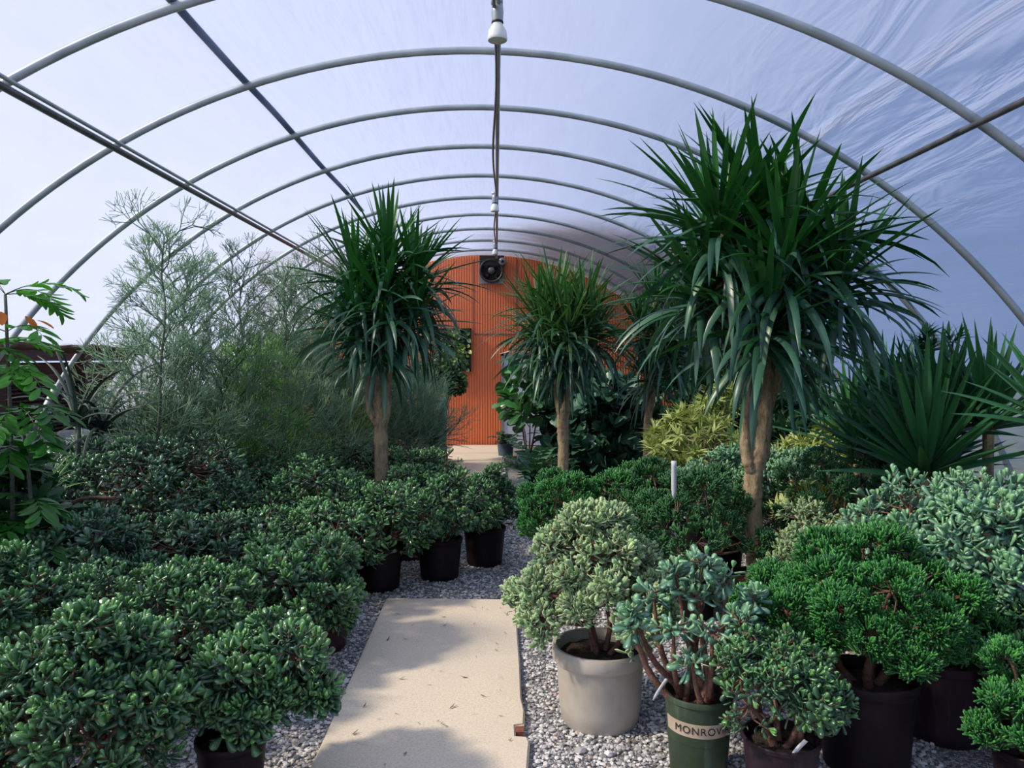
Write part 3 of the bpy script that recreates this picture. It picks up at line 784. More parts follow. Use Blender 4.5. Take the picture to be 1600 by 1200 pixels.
# living wall panel
PYy = BACK-.10
def panel():
    rng = np.random.default_rng(8)
    x0, x1 = X(676, PYy), X(736, PYy); z0, z1 = Z(580, PYy), Z(513, PYy)
    cx, cz = (x0+x1)/2, (z0+z1)/2; hw = (x1-x0)/2; hh = (z1-z0)/2
    t = empty('living_wall_panel', (cx, PYy, cz), 'square black framed panel of mixed green plants on the orange wall', 'plant panel')
    g = Geo(); box(g, -hw, hw, -.02, .09, -hh, -hh+.03); box(g, -hw, hw, -.02, .09, hh-.03, hh); box(g, -hw, -hw+.03, -.02, .09, -hh, hh); box(g, hw-.03, hw, -.02, .09, -hh, hh); g.build('frame', M['black'], t, smooth=False)
    g = Geo(); box(g, -hw+.03, hw-.03, .0, .08, -hh+.03, hh-.03); g.build('backing', M['panel_dark'], t, smooth=False)
    for nm, mat, c in (('foliage', leafmat('panel leaf green', (.03, .10, .03), (.08, .20, .05), (.15, .3, .06), rough=.5), 230), ('foliage', leafmat('panel leaf lime', (.16, .28, .05), (.32, .45, .09), (.4, .5, .15), rough=.5), 60), ('foliage', leafmat('panel leaf brown', (.05, .03, .02), (.10, .05, .03), (.1, .1, .05), rough=.5), 60)):
        g = Geo()
        kk = 60 if c > 100 else 7
        cl = np.stack([(rng.random(kk)*2-1)*(hw-.06), np.zeros(kk), (rng.random(kk)*2-1)*(hh-.06)], -1)
        pos = cl[rng.integers(0, kk, c)] + rng.normal(size=(c, 3))*[.06, 0, .06]
        pos[:, 0] = np.clip(pos[:, 0], -hw+.05, hw-.05); pos[:, 2] = np.clip(pos[:, 2], -hh+.05, hh-.05); pos[:, 1] = -.005
        a = rng.random(c)*2*PI; L = nrm(np.stack([np.cos(a), -.7-.3*rng.random(c), np.sin(a)], -1)); S = nrm(np.cross(L, np.array([0, -1., 0]))); Nn = np.cross(S, L)
        put(g, OVAL, pos, S, L, Nn, .07+.05*rng.random(c), .18)
        g.build(nm, mat, t)
panel()

# ------------------------------------------------------------------ left side: fence and knee wall
t = empty('timber_fence', (-5.35, 8.2, 0), 'red brown timber fence with woven panels beyond the open side', 'fence')
g = Geo()
box(g, -.05, .06, -7.2, 5.5, 1.72, 1.90); box(g, -.04, .05, -7.2, 5.5, 1.46, 1.56); box(g, -.10, -.05, -7.2, 5.5, 1.44, 1.70); box(g, -.04, .05, -7.2, 5.5, .12, .25); box(g, -.10, -.06, -7.2, 5.5, -.02, 1.44)
g.build('rail', M['fence_wood'], t, smooth=False)
for k in range(8):
    y = -7.0 + k*1.72
    g = Geo(); box(g, -.02, .11, y, y+.14, -.02, 1.80); g.build('post', M['fence_wood'], t, smooth=False)
    if k < 7:
        g = Geo(); n = 26
        for i in range(n):
            z = .25 + i*.046
            ys = np.linspace(y+.14, y+1.72, 26)
            tube(g, np.stack([.0+.018*np.cos(np.arange(26)*PI + i*PI), ys, np.full(26, z)], -1), .017, 4, cap=False)
        g.build('woven_panel', M['basket'], t)
g = Geo(); rng = np.random.default_rng(4)
xs = np.linspace(3.3, 8.7, 60)
pts = np.stack([CX-arc_x(1.84)-.02+.02*rng.normal(size=60)*.5, xs, 1.845+.012*rng.normal(size=60)+.012*np.sin(xs*5)], -1)
tube(g, pts, .035+.010*rng.random(60), 8, noise=.3, rng=rng)
o = g.build('rolled_film', M['fence_wood']); tag(o, 'ragged brown roll of film edge above the timber fence', 'rolled film')
# knee wall
g = Geo(); rng = np.random.default_rng(9)
ys = np.linspace(2.2, 9.4, 60)
for sgn, xx in ((1, -4.36),):
    top = 1.02 + .03*np.sin(ys*2.1) + .01*rng.normal(size=60)
    v = np.stack([np.stack([np.full(60, -4.50), ys, top-.01], -1), np.stack([xx+.02*rng.normal(size=60), ys, top], -1), np.stack([xx+.05+.03*rng.normal(size=60), ys, top*.55], -1), np.stack([np.full(60, xx+.02), ys, np.zeros(60)], -1)], 0)
    i = np.arange(3)[:, None]; j = np.arange(59)[None, :]
    g.add(v.reshape(-1, 3), np.stack([i*60+j, (i+1)*60+j, (i+1)*60+j+1, i*60+j+1], -1).reshape(-1, 4))
o = g.build('wall_left', M['knee']); tag(o, 'low grey sheet wall below the open side', None, kind='structure')

# ------------------------------------------------------------------ pots
def pot(parent, r, h, mat, x=0, y=0, kind='nursery', soil='soil', taper=.82, soil_mat=None, name='pot'):
    g = Geo()
    rb = r*taper
    if kind == 'nursery':
        prof = [(.001, 0), (rb*.96, 0), (rb, .01), (rb+(r-rb)*.16, h*.14), (rb+(r-rb)*.14, h*.15), (r*.965, h*.88), (r*1.0, h*.885), (r*1.02, h*.9), (r*1.03, h*.985), (r*1.01, h), (r*.965, h), (r*.94, h*.97), (r*.92, h*.80), (r*.88, h*.5)]
    elif kind == 'rolled':
        prof = [(.001, 0), (rb*.95, 0), (rb, .012), (rb+.35*(r-rb), h*.25), (r*.93, h*.78), (r*.945, h*.80), (r*1.0, h*.81), (r*1.03, h*.84), (r*1.035, h*.97), (r*1.01, h), (r*.95, h), (r*.92, h*.95), (r*.90, h*.78), (r*.86, h*.5)]
    else:
        prof = [(.001, 0), (rb*.97, 0), (rb, .008), (r*.97, h*.93), (r*1.02, h*.94), (r*1.025, h*.985), (r*1.0, h), (r*.96, h), (r*.94, h*.9), (r*.9, h*.5)]
    lathe(g, prof, 48, x, y, 0, wob=.006)
    p = g.build(name, mat, parent, sharp=40)
    g = Geo(); rs = r*.915; hs = h*.86
    rng = np.random.default_rng(int(r*1e4))
    lathe(g, [(rs, hs-.02), (rs*.97, hs), (rs*.7, hs+.008), (rs*.35, hs+.004), (.001, hs+.01)], 30, x, y)
    V = g.v[0]; V[:, 2] += rng.normal(size=len(V))*.003
    g.build('soil', soil_mat or M['soil'], parent)
    return p

def plant_tag(parent, p0, p1, w=.018, writing=True):
    a = np.array(p0, float); b = np.array(p1, float)
    g = Geo(); n = 8
    side = nrm(np.cross(b-a, np.array([0, 1., 0]))); nn = nrm(np.cross(side, b-a))
    vv = []
    for i in range(n):
        t = i/(n-1); c = a+(b-a)*t + nn*.004*math.sin(t*PI)
        hw = w/2*(1 if t > .2 else .3+t*3.5)
        vv += [c-side*hw, c+side*hw, c+side*hw-nn*.0012, c-side*hw-nn*.0012]
    qq = []
    for i in range(n-1):
        for j in range(4): qq.append((i*4+j, i*4+(j+1) % 4, (i+1)*4+(j+1) % 4, (i+1)*4+j))
    qq.append((0, 3, 2, 1)); e = (n-1)*4; qq.append((e, e+1, e+2, e+3))
    g.add(np.array(vv), qq)
    o = g.build('plant_tag', M['tag'], parent); o['label'] = 'white plastic plant tag'
    if writing:
        g = Geo()
        for k, (t0, t1) in enumerate(((.3, .78), (.34, .62), (.3, .7))):
            m = side*(k-1)*w*.24
            p, q = a+(b-a)*t0+m+nn*.006, a+(b-a)*t1+m+nn*.006
            g.add([p-side*w*.03, p+side*w*.03, q+side*w*.03, q-side*w*.03], [(0, 1, 2, 3)])
        g.build('printed_lines', M['ink'], o)
    return o

# ------------------------------------------------------------------ crowns
def crown(rng, cx, cy, z0, z1, rx, ry, ncl, clr, ntips, cone=0.0, low=-.35, flat=1.0):
    """lumpy crown: clusters on a dome, tips on the outer faces of the clusters"""
    k = np.arange(ncl)
    zz = 1 - (k+.5)/ncl*(1-low)
    a = k*2.399963 + rng.random()*6
    rr = np.sqrt(np.maximum(0, 1-zz**2))
    cz0 = z0 + (z1-z0)*.32; up = z1-cz0; dn = cz0-z0
    D = np.stack([rr*np.cos(a), rr*np.sin(a), zz], -1)
    D *= (1.05 - .42*rng.random((ncl, 1)))
    cr = clr*(.65+.65*rng.random(ncl))
    W = 1 - cone*np.clip((D[:, 2]), 0, 1)
    Cc = np.stack([D[:, 0]*(rx-clr*.8)*W*1.12, D[:, 1]*(ry-clr*.8)*W*1.12, np.where(D[:, 2] > 0, D[:, 2]*(up-clr*.7), D[:, 2]*dn*1.2)], -1)
    m = max(ntips*4, 400)
    ci = rng.integers(0, ncl, m)
    dd = nrm(rng.normal(size=(m, 3)) + Cc[ci]/max(rx, .1)*.55 + np.array([0, 0, .35]))
    pos = Cc[ci] + dd*cr[ci][:, None]*np.array([1, 1, .8*flat])
    # distance to other clusters
    dist = np.linalg.norm((pos[:, None, :]-Cc[None])/np.array([1, 1, .8*flat]), axis=2)/cr[None]
    dist[np.arange(m), ci] = 9
    keep = dist.min(1) > .86
    pos, dd, ci = pos[keep][:ntips], dd[keep][:ntips], ci[keep][:ntips]
    off = np.array([cx, cy, cz0])
    return pos+off, dd, ci, Cc+off, cr

def limbs(g, base, Cc, tips, ci, rng, r0, r1=.006, rt=.0032, nb=5, spread=.5, tipfrac=.5):
    """stems from the pot to each cluster and on to the tips"""
    base = np.array(base, float)
    az = np.arctan2(Cc[:, 1]-base[1], Cc[:, 0]-base[0])
    order = np.argsort(az); groups = np.array_split(order, min(nb, len(order)))
    for gr in groups:
        mean = Cc[gr].mean(0)
        b0 = base + np.array([(mean[0]-base[0])*.12, (mean[1]-base[1])*.12, 0]) + rng.normal(size=3)*[.008, .008, 0]
        j = b0 + (mean-b0)*spread + rng.normal(size=3)*.015
        mid = (b0+j)/2 + rng.normal(size=3)*.015 + np.array([(mean[0]-b0[0])*.05, (mean[1]-b0[1])*.05, .0])
        tube(g, [b0, mid, j], [r0, r0*.85, r0*.65], 8, 8, noise=.12, rng=rng)
        for c in gr:
            e = Cc[c]
            m2 = (j+e)/2 + rng.normal(size=3)*.02
            tube(g, [j, m2, e], [r0*.62, r0*.45, r1], 6, 6, noise=.12, rng=rng)
    sel = rng.random(len(tips)) < tipfrac
    T = tips[sel]; cc = Cc[ci[sel]]
    mid = (cc+T)/2 + rng.normal(size=T.shape)*.012
    segs(g, cc, mid, r1*.8, rt*1.2, 4); segs(g, mid, T, rt*1.2, rt, 4)

JN = [0]
LK, TK, WK = 1.48, .74, 1.13
def jade(px, top, d, wpx, label, potpx=None, pd=None, pr=.17, ph=.30, pmat='pot_black', mat='jade', ln=.042, tips=420, ncl=15, seed=None,
         cone=0.0, stem='wood_stem', low=-.35, z0=None, kind='nursery', depth=1.0, clr=None, tm=None, group='jade bushes in the bed beside the path', name='jade_plant', pairs=4,
         r0=.016, tagp=None, finger=False, cat='jade plant', fn=14, squash=1.0, tipfrac=.5, open1=1.45, loop=None):
    JN[0] += 1
    rng = np.random.default_rng(100+JN[0] if seed is None else seed)
    pd = pd or d
    x0 = X(potpx if potpx is not None else px, pd)
    cx = X(px, d) - x0; cy = d - pd
    rx = wpx/2/FPX*d; zt = Z(top, d)
    zb = ph*.98 if z0 is None else z0
    t = empty(name, (x0, pd, 0), label, cat, group)
    pot(t, pr, ph, M[pmat], kind=kind)
    clr = clr or rx*.40
    if not finger: ln *= LK; tips = int(tips*TK)
    else: tips = int(tips*1.7); ln *= 1.12
    P_, D_, ci, Cc, cr = crown(rng, cx, cy, zb, zt-.35*ln, rx*WK-.4*ln, (rx*WK-.4*ln)*depth, ncl, clr, tips, cone, low)
    g = Geo(); limbs(g, (0, 0, ph*.80), Cc, P_, ci, rng, r0, tipfrac=.1 if finger else tipfrac, nb=5)
    if loop:
        tube(g, [np.array(p) for p in loop], [.016, .015, .013, .011][:len(loop)], 7, 14, noise=.1, rng=rng)
    g.build('branches', M[stem], t)
    g = Geo()
    dirs = nrm(D_*.75 + np.array([0, 0, .55]) + rng.normal(size=D_.shape)*.34)
    if finger:
        n = len(P_)
        for k in range(fn):
            A, B = frames(dirs, rng)
            op = (.10 + .75*rng.random(n)**.8)[:, None]
            phi = rng.random(n)*2*PI
            Rr = np.cos(phi)[:, None]*A + np.sin(phi)[:, None]*B
            L = nrm(np.cos(op)*dirs + np.sin(op)*Rr + np.array([0, 0, .15])); Nn = nrm(np.sin(op)*dirs - np.cos(op)*Rr); S = nrm(np.cross(L, Nn)); Nn = np.cross(S, L)
            put(g, FINGER, P_ - dirs*(ln*(.2+.8*rng.random(n)))[:, None] + Rr*.006, S, L, Nn, ln*(.65+.6*rng.random(n)), ln*1.1, age=np.clip(1-op[:, 0]*1.3+rng.normal(size=n)*.15, 0, 1))
    else:
        rosettes(g, tm or (JADE_HI if d < 4.6 else JADE_LO), P_, dirs, rng, ln, pairs=pairs, open1=open1)
        # a few leaves on the inner twigs
        sel = rng.random(len(P_)) < .30
        inn = Cc[ci[sel]]*.45 + P_[sel]*.55
        rosettes(g, JADE_LO if tm is None else tm, inn, dirs[sel], rng, ln*.95, pairs=3, open0=.7, open1=1.6)
    g.build('foliage', M[mat], t)
    if tagp: plant_tag(t, *tagp)
    return t

GB = 'jade bushes in the bed beside the path'
# front to back, left bed
jade(120, 915, 2.72, 300, 'largest jade bush, filling the bottom corner of the bed', potpx=150, pr=.15, ph=.26, ln=.044, tips=560, ncl=18, low=-.6, z0=.28, pmat='pot_black')
jade(415, 950, 3.12, 225, 'jade bush in a black pot nearest the path, at the bottom edge', potpx=362, pd=3.02, pr=.135, ph=.27, ln=.043, tips=400, low=-.5, z0=.30)
jade(5, 840, 3.3, 230, 'jade bush cut by the picture edge, above the corner bush', ln=.042, tips=420, stem='wood_red', z0=.28)
jade(250, 868, 3.75, 270, 'jade bush between the corner bush and the tagged bush', ln=.043, tips=460, z0=.3, low=-.4)
jade(455, 826, 4.5, 215, 'jade bush overhanging the gravel, its small red brown pot just visible', potpx=512, pd=4.65, pr=.13, ph=.26, pmat='pot_brown', ln=.048, tips=430, tm=JADE_HI, z0=.20, low=-.5)
jade(95, 800, 4.25, 250, 'jade bush with narrow dark leaves behind the edge bush', mat='jade_dark', ln=.05, tips=420, tm=VAR_HI)
jade(300, 786, 4.9, 240, 'jade bush just in front of the curved bare branch', ln=.045, tips=430, mat='jade_dark', tm=VAR_HI)
jade(465, 778, 5.35, 220, 'jade bush behind the one overhanging the gravel', ln=.045, tips=420, tagp=((X(408, 5.1)-X(465, 5.35), -.3, Z(850, 5.1)), (X(412, 5.1)-X(465, 5.35), -.32, Z(815, 5.1)), .03))
jade(205, 673, 5.6, 310, 'tall wide dark jade bush with a curved bare branch', mat='jade_dark', ln=.050, tips=700, ncl=22, z0=.45, pr=.22, ph=.36,
     loop=tuple((X(px_, 4.75)-X(205, 5.6), -.85, Z(py_, 4.75)) for px_, py_ in ((88, 830), (98, 798), (130, 777), (182, 775))))
jade(20, 765, 5.0, 180, 'dark jade bush under the tropical shrub at the edge', mat='jade_dark', ln=.048, tips=300, tm=VAR_HI)
jade(345, 745, 5.7, 130, 'jade bush between the tall dark bush and the row by the path', ln=.042, tips=260)
jade(312, 690, 6.3, 170, 'jade bush beside the top of the tall dark bush', ln=.044, tips=320)
jade(392, 712, 6.6, 140, 'jade bush with bare brown stems beneath the white tagged trunk', ln=.044, tips=300, stem='wood_red', z0=.5)
jade(505, 712, 6.0, 200, 'broad light green jade bush in front of the forked dragon tree', ln=.044, tips=460)
jade(608, 740, 5.75, 150, 'jade bush in the wide black pot left of two matching pots', potpx=592, pd=5.86, pr=.185, ph=.33, ln=.046, tips=330, tm=JADE_HI, z0=.30)
jade(707, 716, 6.12, 130, 'jade bush in the middle of three black pots in a row', potpx=687, pd=6.14, pr=.18, ph=.32, ln=.044, tips=330, z0=.30)
jade(768, 720, 6.52, 84, 'jade bush in the black pot furthest along the row of three', potpx=757, pd=6.55, pr=.18, ph=.32, ln=.043, tips=250, z0=.30)
jade(640, 716, 6.75, 90, 'jade bush with a red brown pot glimpsed between two black pots', potpx=638, pd=6.75, pr=.16, ph=.3, pmat='pot_brown', ln=.043, tips=240)
jade(655, 680, 7.4, 140, 'jade bush right behind the trunk of the forked dragon tree', ln=.044, tips=320)
jade(545, 682, 7.6, 110, 'jade bush below the yellow green pencil plant', ln=.043, tips=260)
jade(447, 664, 7.9, 130, 'jade bush below the white tagged grey trunk', ln=.044, tips=280, stem='wood_red')
jade(500, 688, 8.3, 90, 'low jade bush behind the light green bush', ln=.043, tips=180)
jade(372, 682, 7.3, 100, 'yellowish low jade bush at the foot of the pencil trees', ln=.036, tips=260, mat='pencil_yellow' if False else 'jade')
jade(610, 690, 8.4, 100, 'low jade bush glimpsed past the forked trunk', ln=.043, tips=200)

# ------------------------------------------------------------------ right side succulents
GR = 'succulents in the bed opposite'
jade(922, 768, 3.78, 235, 'variegated jade with cream edged leaves in the cream pot', potpx=937, pd=3.72, pr=.222, ph=.37, pmat='pot_cream', kind='rolled', mat='jade_var', tm=VAR_HI, ln=.037, tips=980, ncl=26,
     cone=.70, stem='wood_red', z0=.33, low=-.3, group=GR, tipfrac=.7, tagp=((.19, -.15, .23), (.235, -.17, .38), .012), clr=.105, open1=1.3, r0=.014)
# green pot with lettering band
def lettered_pot():
    pd = 3.22; px = 1091
    rng = np.random.default_rng(77)
    t = empty('jade_plant', (X(px, pd), pd, 0), 'pale leaved jade with open stems in the lettered green pot', 'jade plant', GR)
    r, h, tp = .142, .36, .80
    p = pot(t, r, h, M['pot_green'], kind='slim', taper=tp)
    rb = r*tp
    def rad(z): return rb + (r*.97-rb)*(z/(h*.93))
    z0, z1 = h*.60, h*.76
    g = Geo(); n = 60; vv = []; qq = []
    for i in range(n+1):
        a = -PI/2 + (-1.45 + 2.9*i/n)
        for z in (z0, z1): rr = rad(z)+.0012; vv.append((rr*math.cos(a), rr*math.sin(a), z))
    for i in range(n): qq.append((i*2, i*2+2, i*2+3, i*2+1))
    bnd = Geo().add(vv, qq).build('label_band', M['band'], p); bnd['label'] = 'cream paper band with lettering'
    def text(s, size, zc, mat, a_mid, extr=.0004, spacing=1.0):
        cu = bpy.data.curves.new('lettering', 'FONT'); cu.body = s; cu.size = size; cu.align_x = 'CENTER'; cu.extrude = extr; cu.offset = size*.0; cu.space_character = spacing
        ob = bpy.data.objects.new('tmp', cu); C.objects.link(ob)
        bpy.context.view_layer.update()
        me = bpy.data.meshes.new_from_object(ob.evaluated_get(bpy.context.evaluated_depsgraph_get()))
        bpy.data.objects.remove(ob)
        for v in me.vertices:
            x, y, z = v.co
            zz = zc + y; rr = rad(zz) + .0040 + z
            a = a_mid + x/rr
            v.co = (rr*math.cos(a), rr*math.sin(a), zz)
        me.materials.clear(); me.materials.append(mat)
        o = bpy.data.objects.new('lettering', me); C.objects.link(o); o.parent = p
        return o
    text('MONROVIA', .043, z0+.016, M['ink'], -PI/2-.10, spacing=1.12)
    # crown with visible separate stems
    cls = [(-.19, -.02, .57, .05), (-.11, -.10, .62, .06), (.02, -.13, .60, .07), (-.02, .03, .72, .07), (.02, .03, .84, .06), (-.08, .02, .80, .04), (.13, -.08, .62, .06), (.12, .04, .76, .06), (.20, .0, .70, .05),
           (.05, .12, .70, .06), (-.06, -.16, .50, .05), (-.24, -.02, .66, .045), (.20, .08, .6, .05), (.0, .0, .66, .08), (-.15, .08, .70, .05)]
    g = Geo(); gl = Geo()
    T = []; D = []
    for i, (x, y, z, r_) in enumerate(cls):
        x *= 1.15; z = z*1.02 + .03
        a = i*2.4; b = np.array([.06*math.cos(a)+x*.12, .06*math.sin(a)+y*.12, .30]); e = np.array([x, y, z])
        if i == 0: e = np.array([x*1.25, y, z+.03]); b = np.array([-.09, -.03, .30])
        m = (b+e)/2 + np.array([x*.15, y*.15, -.02])
        rr = .013+.004*rng.random()
        tube(g, [b, m, e], [rr, rr*.85, rr*.45], 8, 10, noise=.12, rng=rng)
        for k in range(6):
            dd = nrm(rng.normal(size=3)+[x*2, y*2, .5]); tip = e + dd*r_
            segs(g, [e], [tip], .005, .0035, 5); T.append(tip); D.append(dd)
    T = np.array(T); D = nrm(np.array(D)+[0, 0, .6])
    rosettes(gl, JADE_HI, T, D, rng, .070, pairs=3, open0=.45, open1=1.45, step=.3)
    g.build('branches', M['wood_red'], t); gl.build('foliage', M['jade_blue'], t)
    plant_tag(t, (-.20, -.05, .34), (-.15, -.08, .44), .012)
lettered_pot()
jade(1212, 975, 2.98, 180, 'small bright green jade in the plum pot beside the green pot', potpx=1220, pd=2.98, pr=.145, ph=.29, pmat='pot_plum', ln=.031, tips=330, ncl=14, z0=.31, low=-.12, group=GR, stem='wood_red',
     tagp=((-.01, -.13, .27), (.035, -.155, .345), .017), kind='slim')
jade(1355, 822, 3.45, 345, 'largest finger jade, mounded over the big black pot', potpx=1352, pd=3.3, pr=.205, ph=.40, finger=True, mat='finger', ln=.036, tips=1150, ncl=32, z0=.40, low=-.35, clr=.115,
     group=GR, name='finger_jade', cat='finger jade', stem='wood_red', r0=.024, fn=14, depth=.85)
jade(1490, 738, 3.85, 300, 'broad leaved pale jade above the tall dark pot by the edge', potpx=1475, pd=3.58, pr=.195, ph=.37, mat='jade_blue', ln=.05, tips=430, ncl=18, z0=.62, low=-.2, group=GR, pmat='pot_plum', stem='wood_red')
jade(1600, 1000, 2.85, 130, 'finger jade cut by the bottom corner', potpx=1618, pd=2.95, pr=.15, ph=.26, finger=True, mat='finger', ln=.034, tips=240, ncl=10, z0=.25, low=-.5, group=GR, name='finger_jade', cat='finger jade')
jade(1602, 930, 3.35, 120, 'small bright jade above the corner finger jade', pr=.14, ph=.28, mat='jade', ln=.036, tips=200, ncl=10, group=GR)
jade(1075, 712, 5.25, 250, 'dark finger jade spreading behind the tree trunk pot', pr=.2, ph=.3, finger=True, mat='finger_dark', ln=.040, tips=760, ncl=24, z0=.35, low=-.3, group=GR, name='finger_jade', cat='finger jade',
     fn=10, clr=.14)
jade(985, 716, 5.7, 170, 'bright finger jade with a tall white tag', pr=.18, ph=.3, finger=True, mat='finger', ln=.038, tips=420, ncl=15, z0=.55, low=-.3, group=GR, name='finger_jade', cat='finger jade', fn=10, stem='wood_red',
     tagp=((.15, -.75, .84), (.15, -.75, 1.09), .035))
jade(880, 722, 5.5, 150, 'windswept finger jade with bare branches beside the gravel', potpx=900, pd=5.5, pr=.17, ph=.3, finger=True, mat='finger', ln=.040, tips=430, ncl=13, z0=.42, low=-.3, group=GR, name='finger_jade', cat='finger jade', fn=10, stem='wood_red', clr=.13)
jade(1232, 688, 5.9, 170, 'upright jade glimpsed just past the tallest trunk', pr=.18, ph=.3, ln=.05, tips=330, mat='jade_blue', z0=.6, group=GR, stem='wood_red')
jade(1262, 775, 4.75, 160, 'pale variegated jade between the tall trunk and the largest finger jade', pr=.17, ph=.3, mat='jade_var', tm=VAR_HI, ln=.034, tips=430, group=GR)
jade(1345, 690, 5.1, 200, 'dark twisted finger jade under the yuccas', pr=.17, ph=.3, finger=True, mat='finger_dark', ln=.034, tips=420, ncl=14, z0=.6, clr=.10, group=GR, name='finger_jade', cat='finger jade', fn=9)
jade(1130, 690, 6.2, 120, 'jade in front of the yellow shrub, beside the tall trunk', pr=.16, ph=.3, mat='jade_blue', ln=.046, tips=230, z0=.5, group=GR)
jade(1590, 745, 4.5, 160, 'pale jade at the edge beneath the outermost yucca', pr=.17, ph=.3, mat='jade_blue', ln=.046, tips=260, z0=.5, group=GR)
jade(1420, 800, 4.5, 150, 'dark jade hidden behind the largest finger jade', pr=.17, ph=.3, mat='jade_dark', ln=.046, tips=260, group=GR)

# ------------------------------------------------------------------ dragon trees
def dragon(px, d, label, heads, trunk, L, seed, pr=.2, ph=.3, mat=('dragon', 'dragon_old'), per=120, w=.034, old=.35, trunk_r=.07, pmat='pot_black', soilm=None, hs=.30):
    rng = np.random.default_rng(seed)
    x0 = X(px, d)
    t = empty('dragon_tree', (x0, d, 0), label, 'dragon tree', 'dragon trees with mop heads')
    pot(t, pr, ph, M[pmat], soil_mat=soilm)
    g = Geo()
    for (pts, rad) in trunk: tube(g, pts, rad, 18, 60, noise=.16, rng=rng)
    g.build('trunk', M['trunk'], t)
    gy = Geo(); go = Geo(); gs = Geo()
    for (hx, hy, hz, sc, n) in heads:
        k = np.arange(n); f = (k+.5)/n
        az = k*2.399963 + rng.normal(size=n)*.15
        el = np.interp(f, [0, .15, .45, .75, 1], [1.45, 1.05, .45, -.08, -.75]) + rng.normal(size=n)*.22
        # outward tilt of the whole head
        pos = np.stack([hx + .03*np.cos(az), hy + .03*np.sin(az), hz - f*hs*sc], -1)
        ln = L*sc*np.interp(f, [0, .2, .6, 1], [.72, .95, 1.0, .9])*(.8+.35*rng.random(n))
        dr = np.interp(f, [0, .3, .6, 1], [.05, .25, .8, 1.1])*(.55+.9*rng.random(n))
        young = f < (1-old)
        blades(gy, pos[young], az[young], el[young], ln[young], w*(.8+.4*rng.random(young.sum())), dr[young], rng, ns=8, age=np.clip(.85-f[young]*1.2+rng.normal(size=young.sum())*.1, 0, 1))
        o_ = ~young
        blades(go, pos[o_], az[o_], el[o_], ln[o_], w*(.9+.3*rng.random(o_.sum())), dr[o_]*1.15, rng, ns=9, age=np.clip(rng.random(o_.sum())-.5, 0, 1), roll=.5)
        tube(gs, [(hx*.8, hy*.8, hz-hs*sc*1.1), (hx, hy, hz-.02)], [.03, .018], 8, 5)
    gs.build('branch', M['trunk'], t)
    gy.build('foliage', M[mat[0]], t)
    o = go.build('drooping_foliage', M[mat[1]], t); o['label'] = 'drooping blue green older leaves'
    return t

# the tallest, right of the path
dragon(1183, 5.0, 'tallest dragon tree with a huge mop head and thick forked trunk',
       [(.02, 0, 2.84, 1.0, 105), (-.28, -.10, 2.70, .98, 95), (.34, .05, 2.70, .98, 95), (.08, -.26, 2.45, .95, 90), (-.10, .26, 2.5, .95, 70), (.50, -.12, 2.35, .85, 80), (-.34, .05, 2.30, .85, 80), (.18, .20, 2.2, .85, 70), (-.02, -.22, 2.08, .88, 100)],
       [([(.0, 0, .24), (-.005, 0, .45), (-.03, 0, .75), (-.02, 0, 1.02), (.02, 0, 1.2), (.05, 0, 1.6), (.06, -.02, 2.1)], [.074, .064, .058, .062, .066, .055, .04]),
        ([(-.02, -.01, .98), (-.07, -.03, 1.08), (-.085, -.02, 1.25), (-.06, -.02, 1.6), (-.05, -.1, 2.0)], [.035, .036, .034, .032, .028]),
        ([(.05, 0, 1.4), (.16, .03, 1.7), (.3, 0, 2.2)], [.045, .038, .03]), ([(.03, 0, 1.5), (-.1, .08, 1.8), (-.26, 0, 2.25)], [.04, .035, .03])],
       .80, 21, pr=.205, ph=.34, w=.050, trunk_r=.07, soilm=M['bark_chips'], old=.36, hs=.34)
# forked one left of the path
dragon(596, 7.0, 'dark mop headed dragon tree standing among the jade bushes',
       [(.06, 0, 2.72, 1.0, 95), (-.22, -.05, 2.55, .95, 85), (.30, .03, 2.56, .95, 85), (.05, -.22, 2.34, .92, 90), (-.08, .2, 2.32, .9, 60), (.30, -.10, 2.18, .82, 80), (-.20, -.12, 2.12, .85, 85), (.0, -.1, 1.98, .85, 80)],
       [([(0, 0, .25), (0, 0, .7), (-.005, 0, 1.1), (-.02, 0, 1.3), (-.02, 0, 1.6), (0, 0, 2.1)], [.068, .062, .062, .056, .045, .035]),
        ([(-.02, -.02, 1.14), (-.09, -.03, 1.26), (-.12, -.02, 1.45), (-.12, 0, 1.9)], [.036, .036, .033, .03]),
        ([(.01, -.02, 1.12), (.055, -.03, 1.26), (.06, -.02, 1.5), (.1, -.02, 1.9)], [.034, .034, .033, .03])],
       .74, 22, w=.044, trunk_r=.065, old=.42, hs=.3)
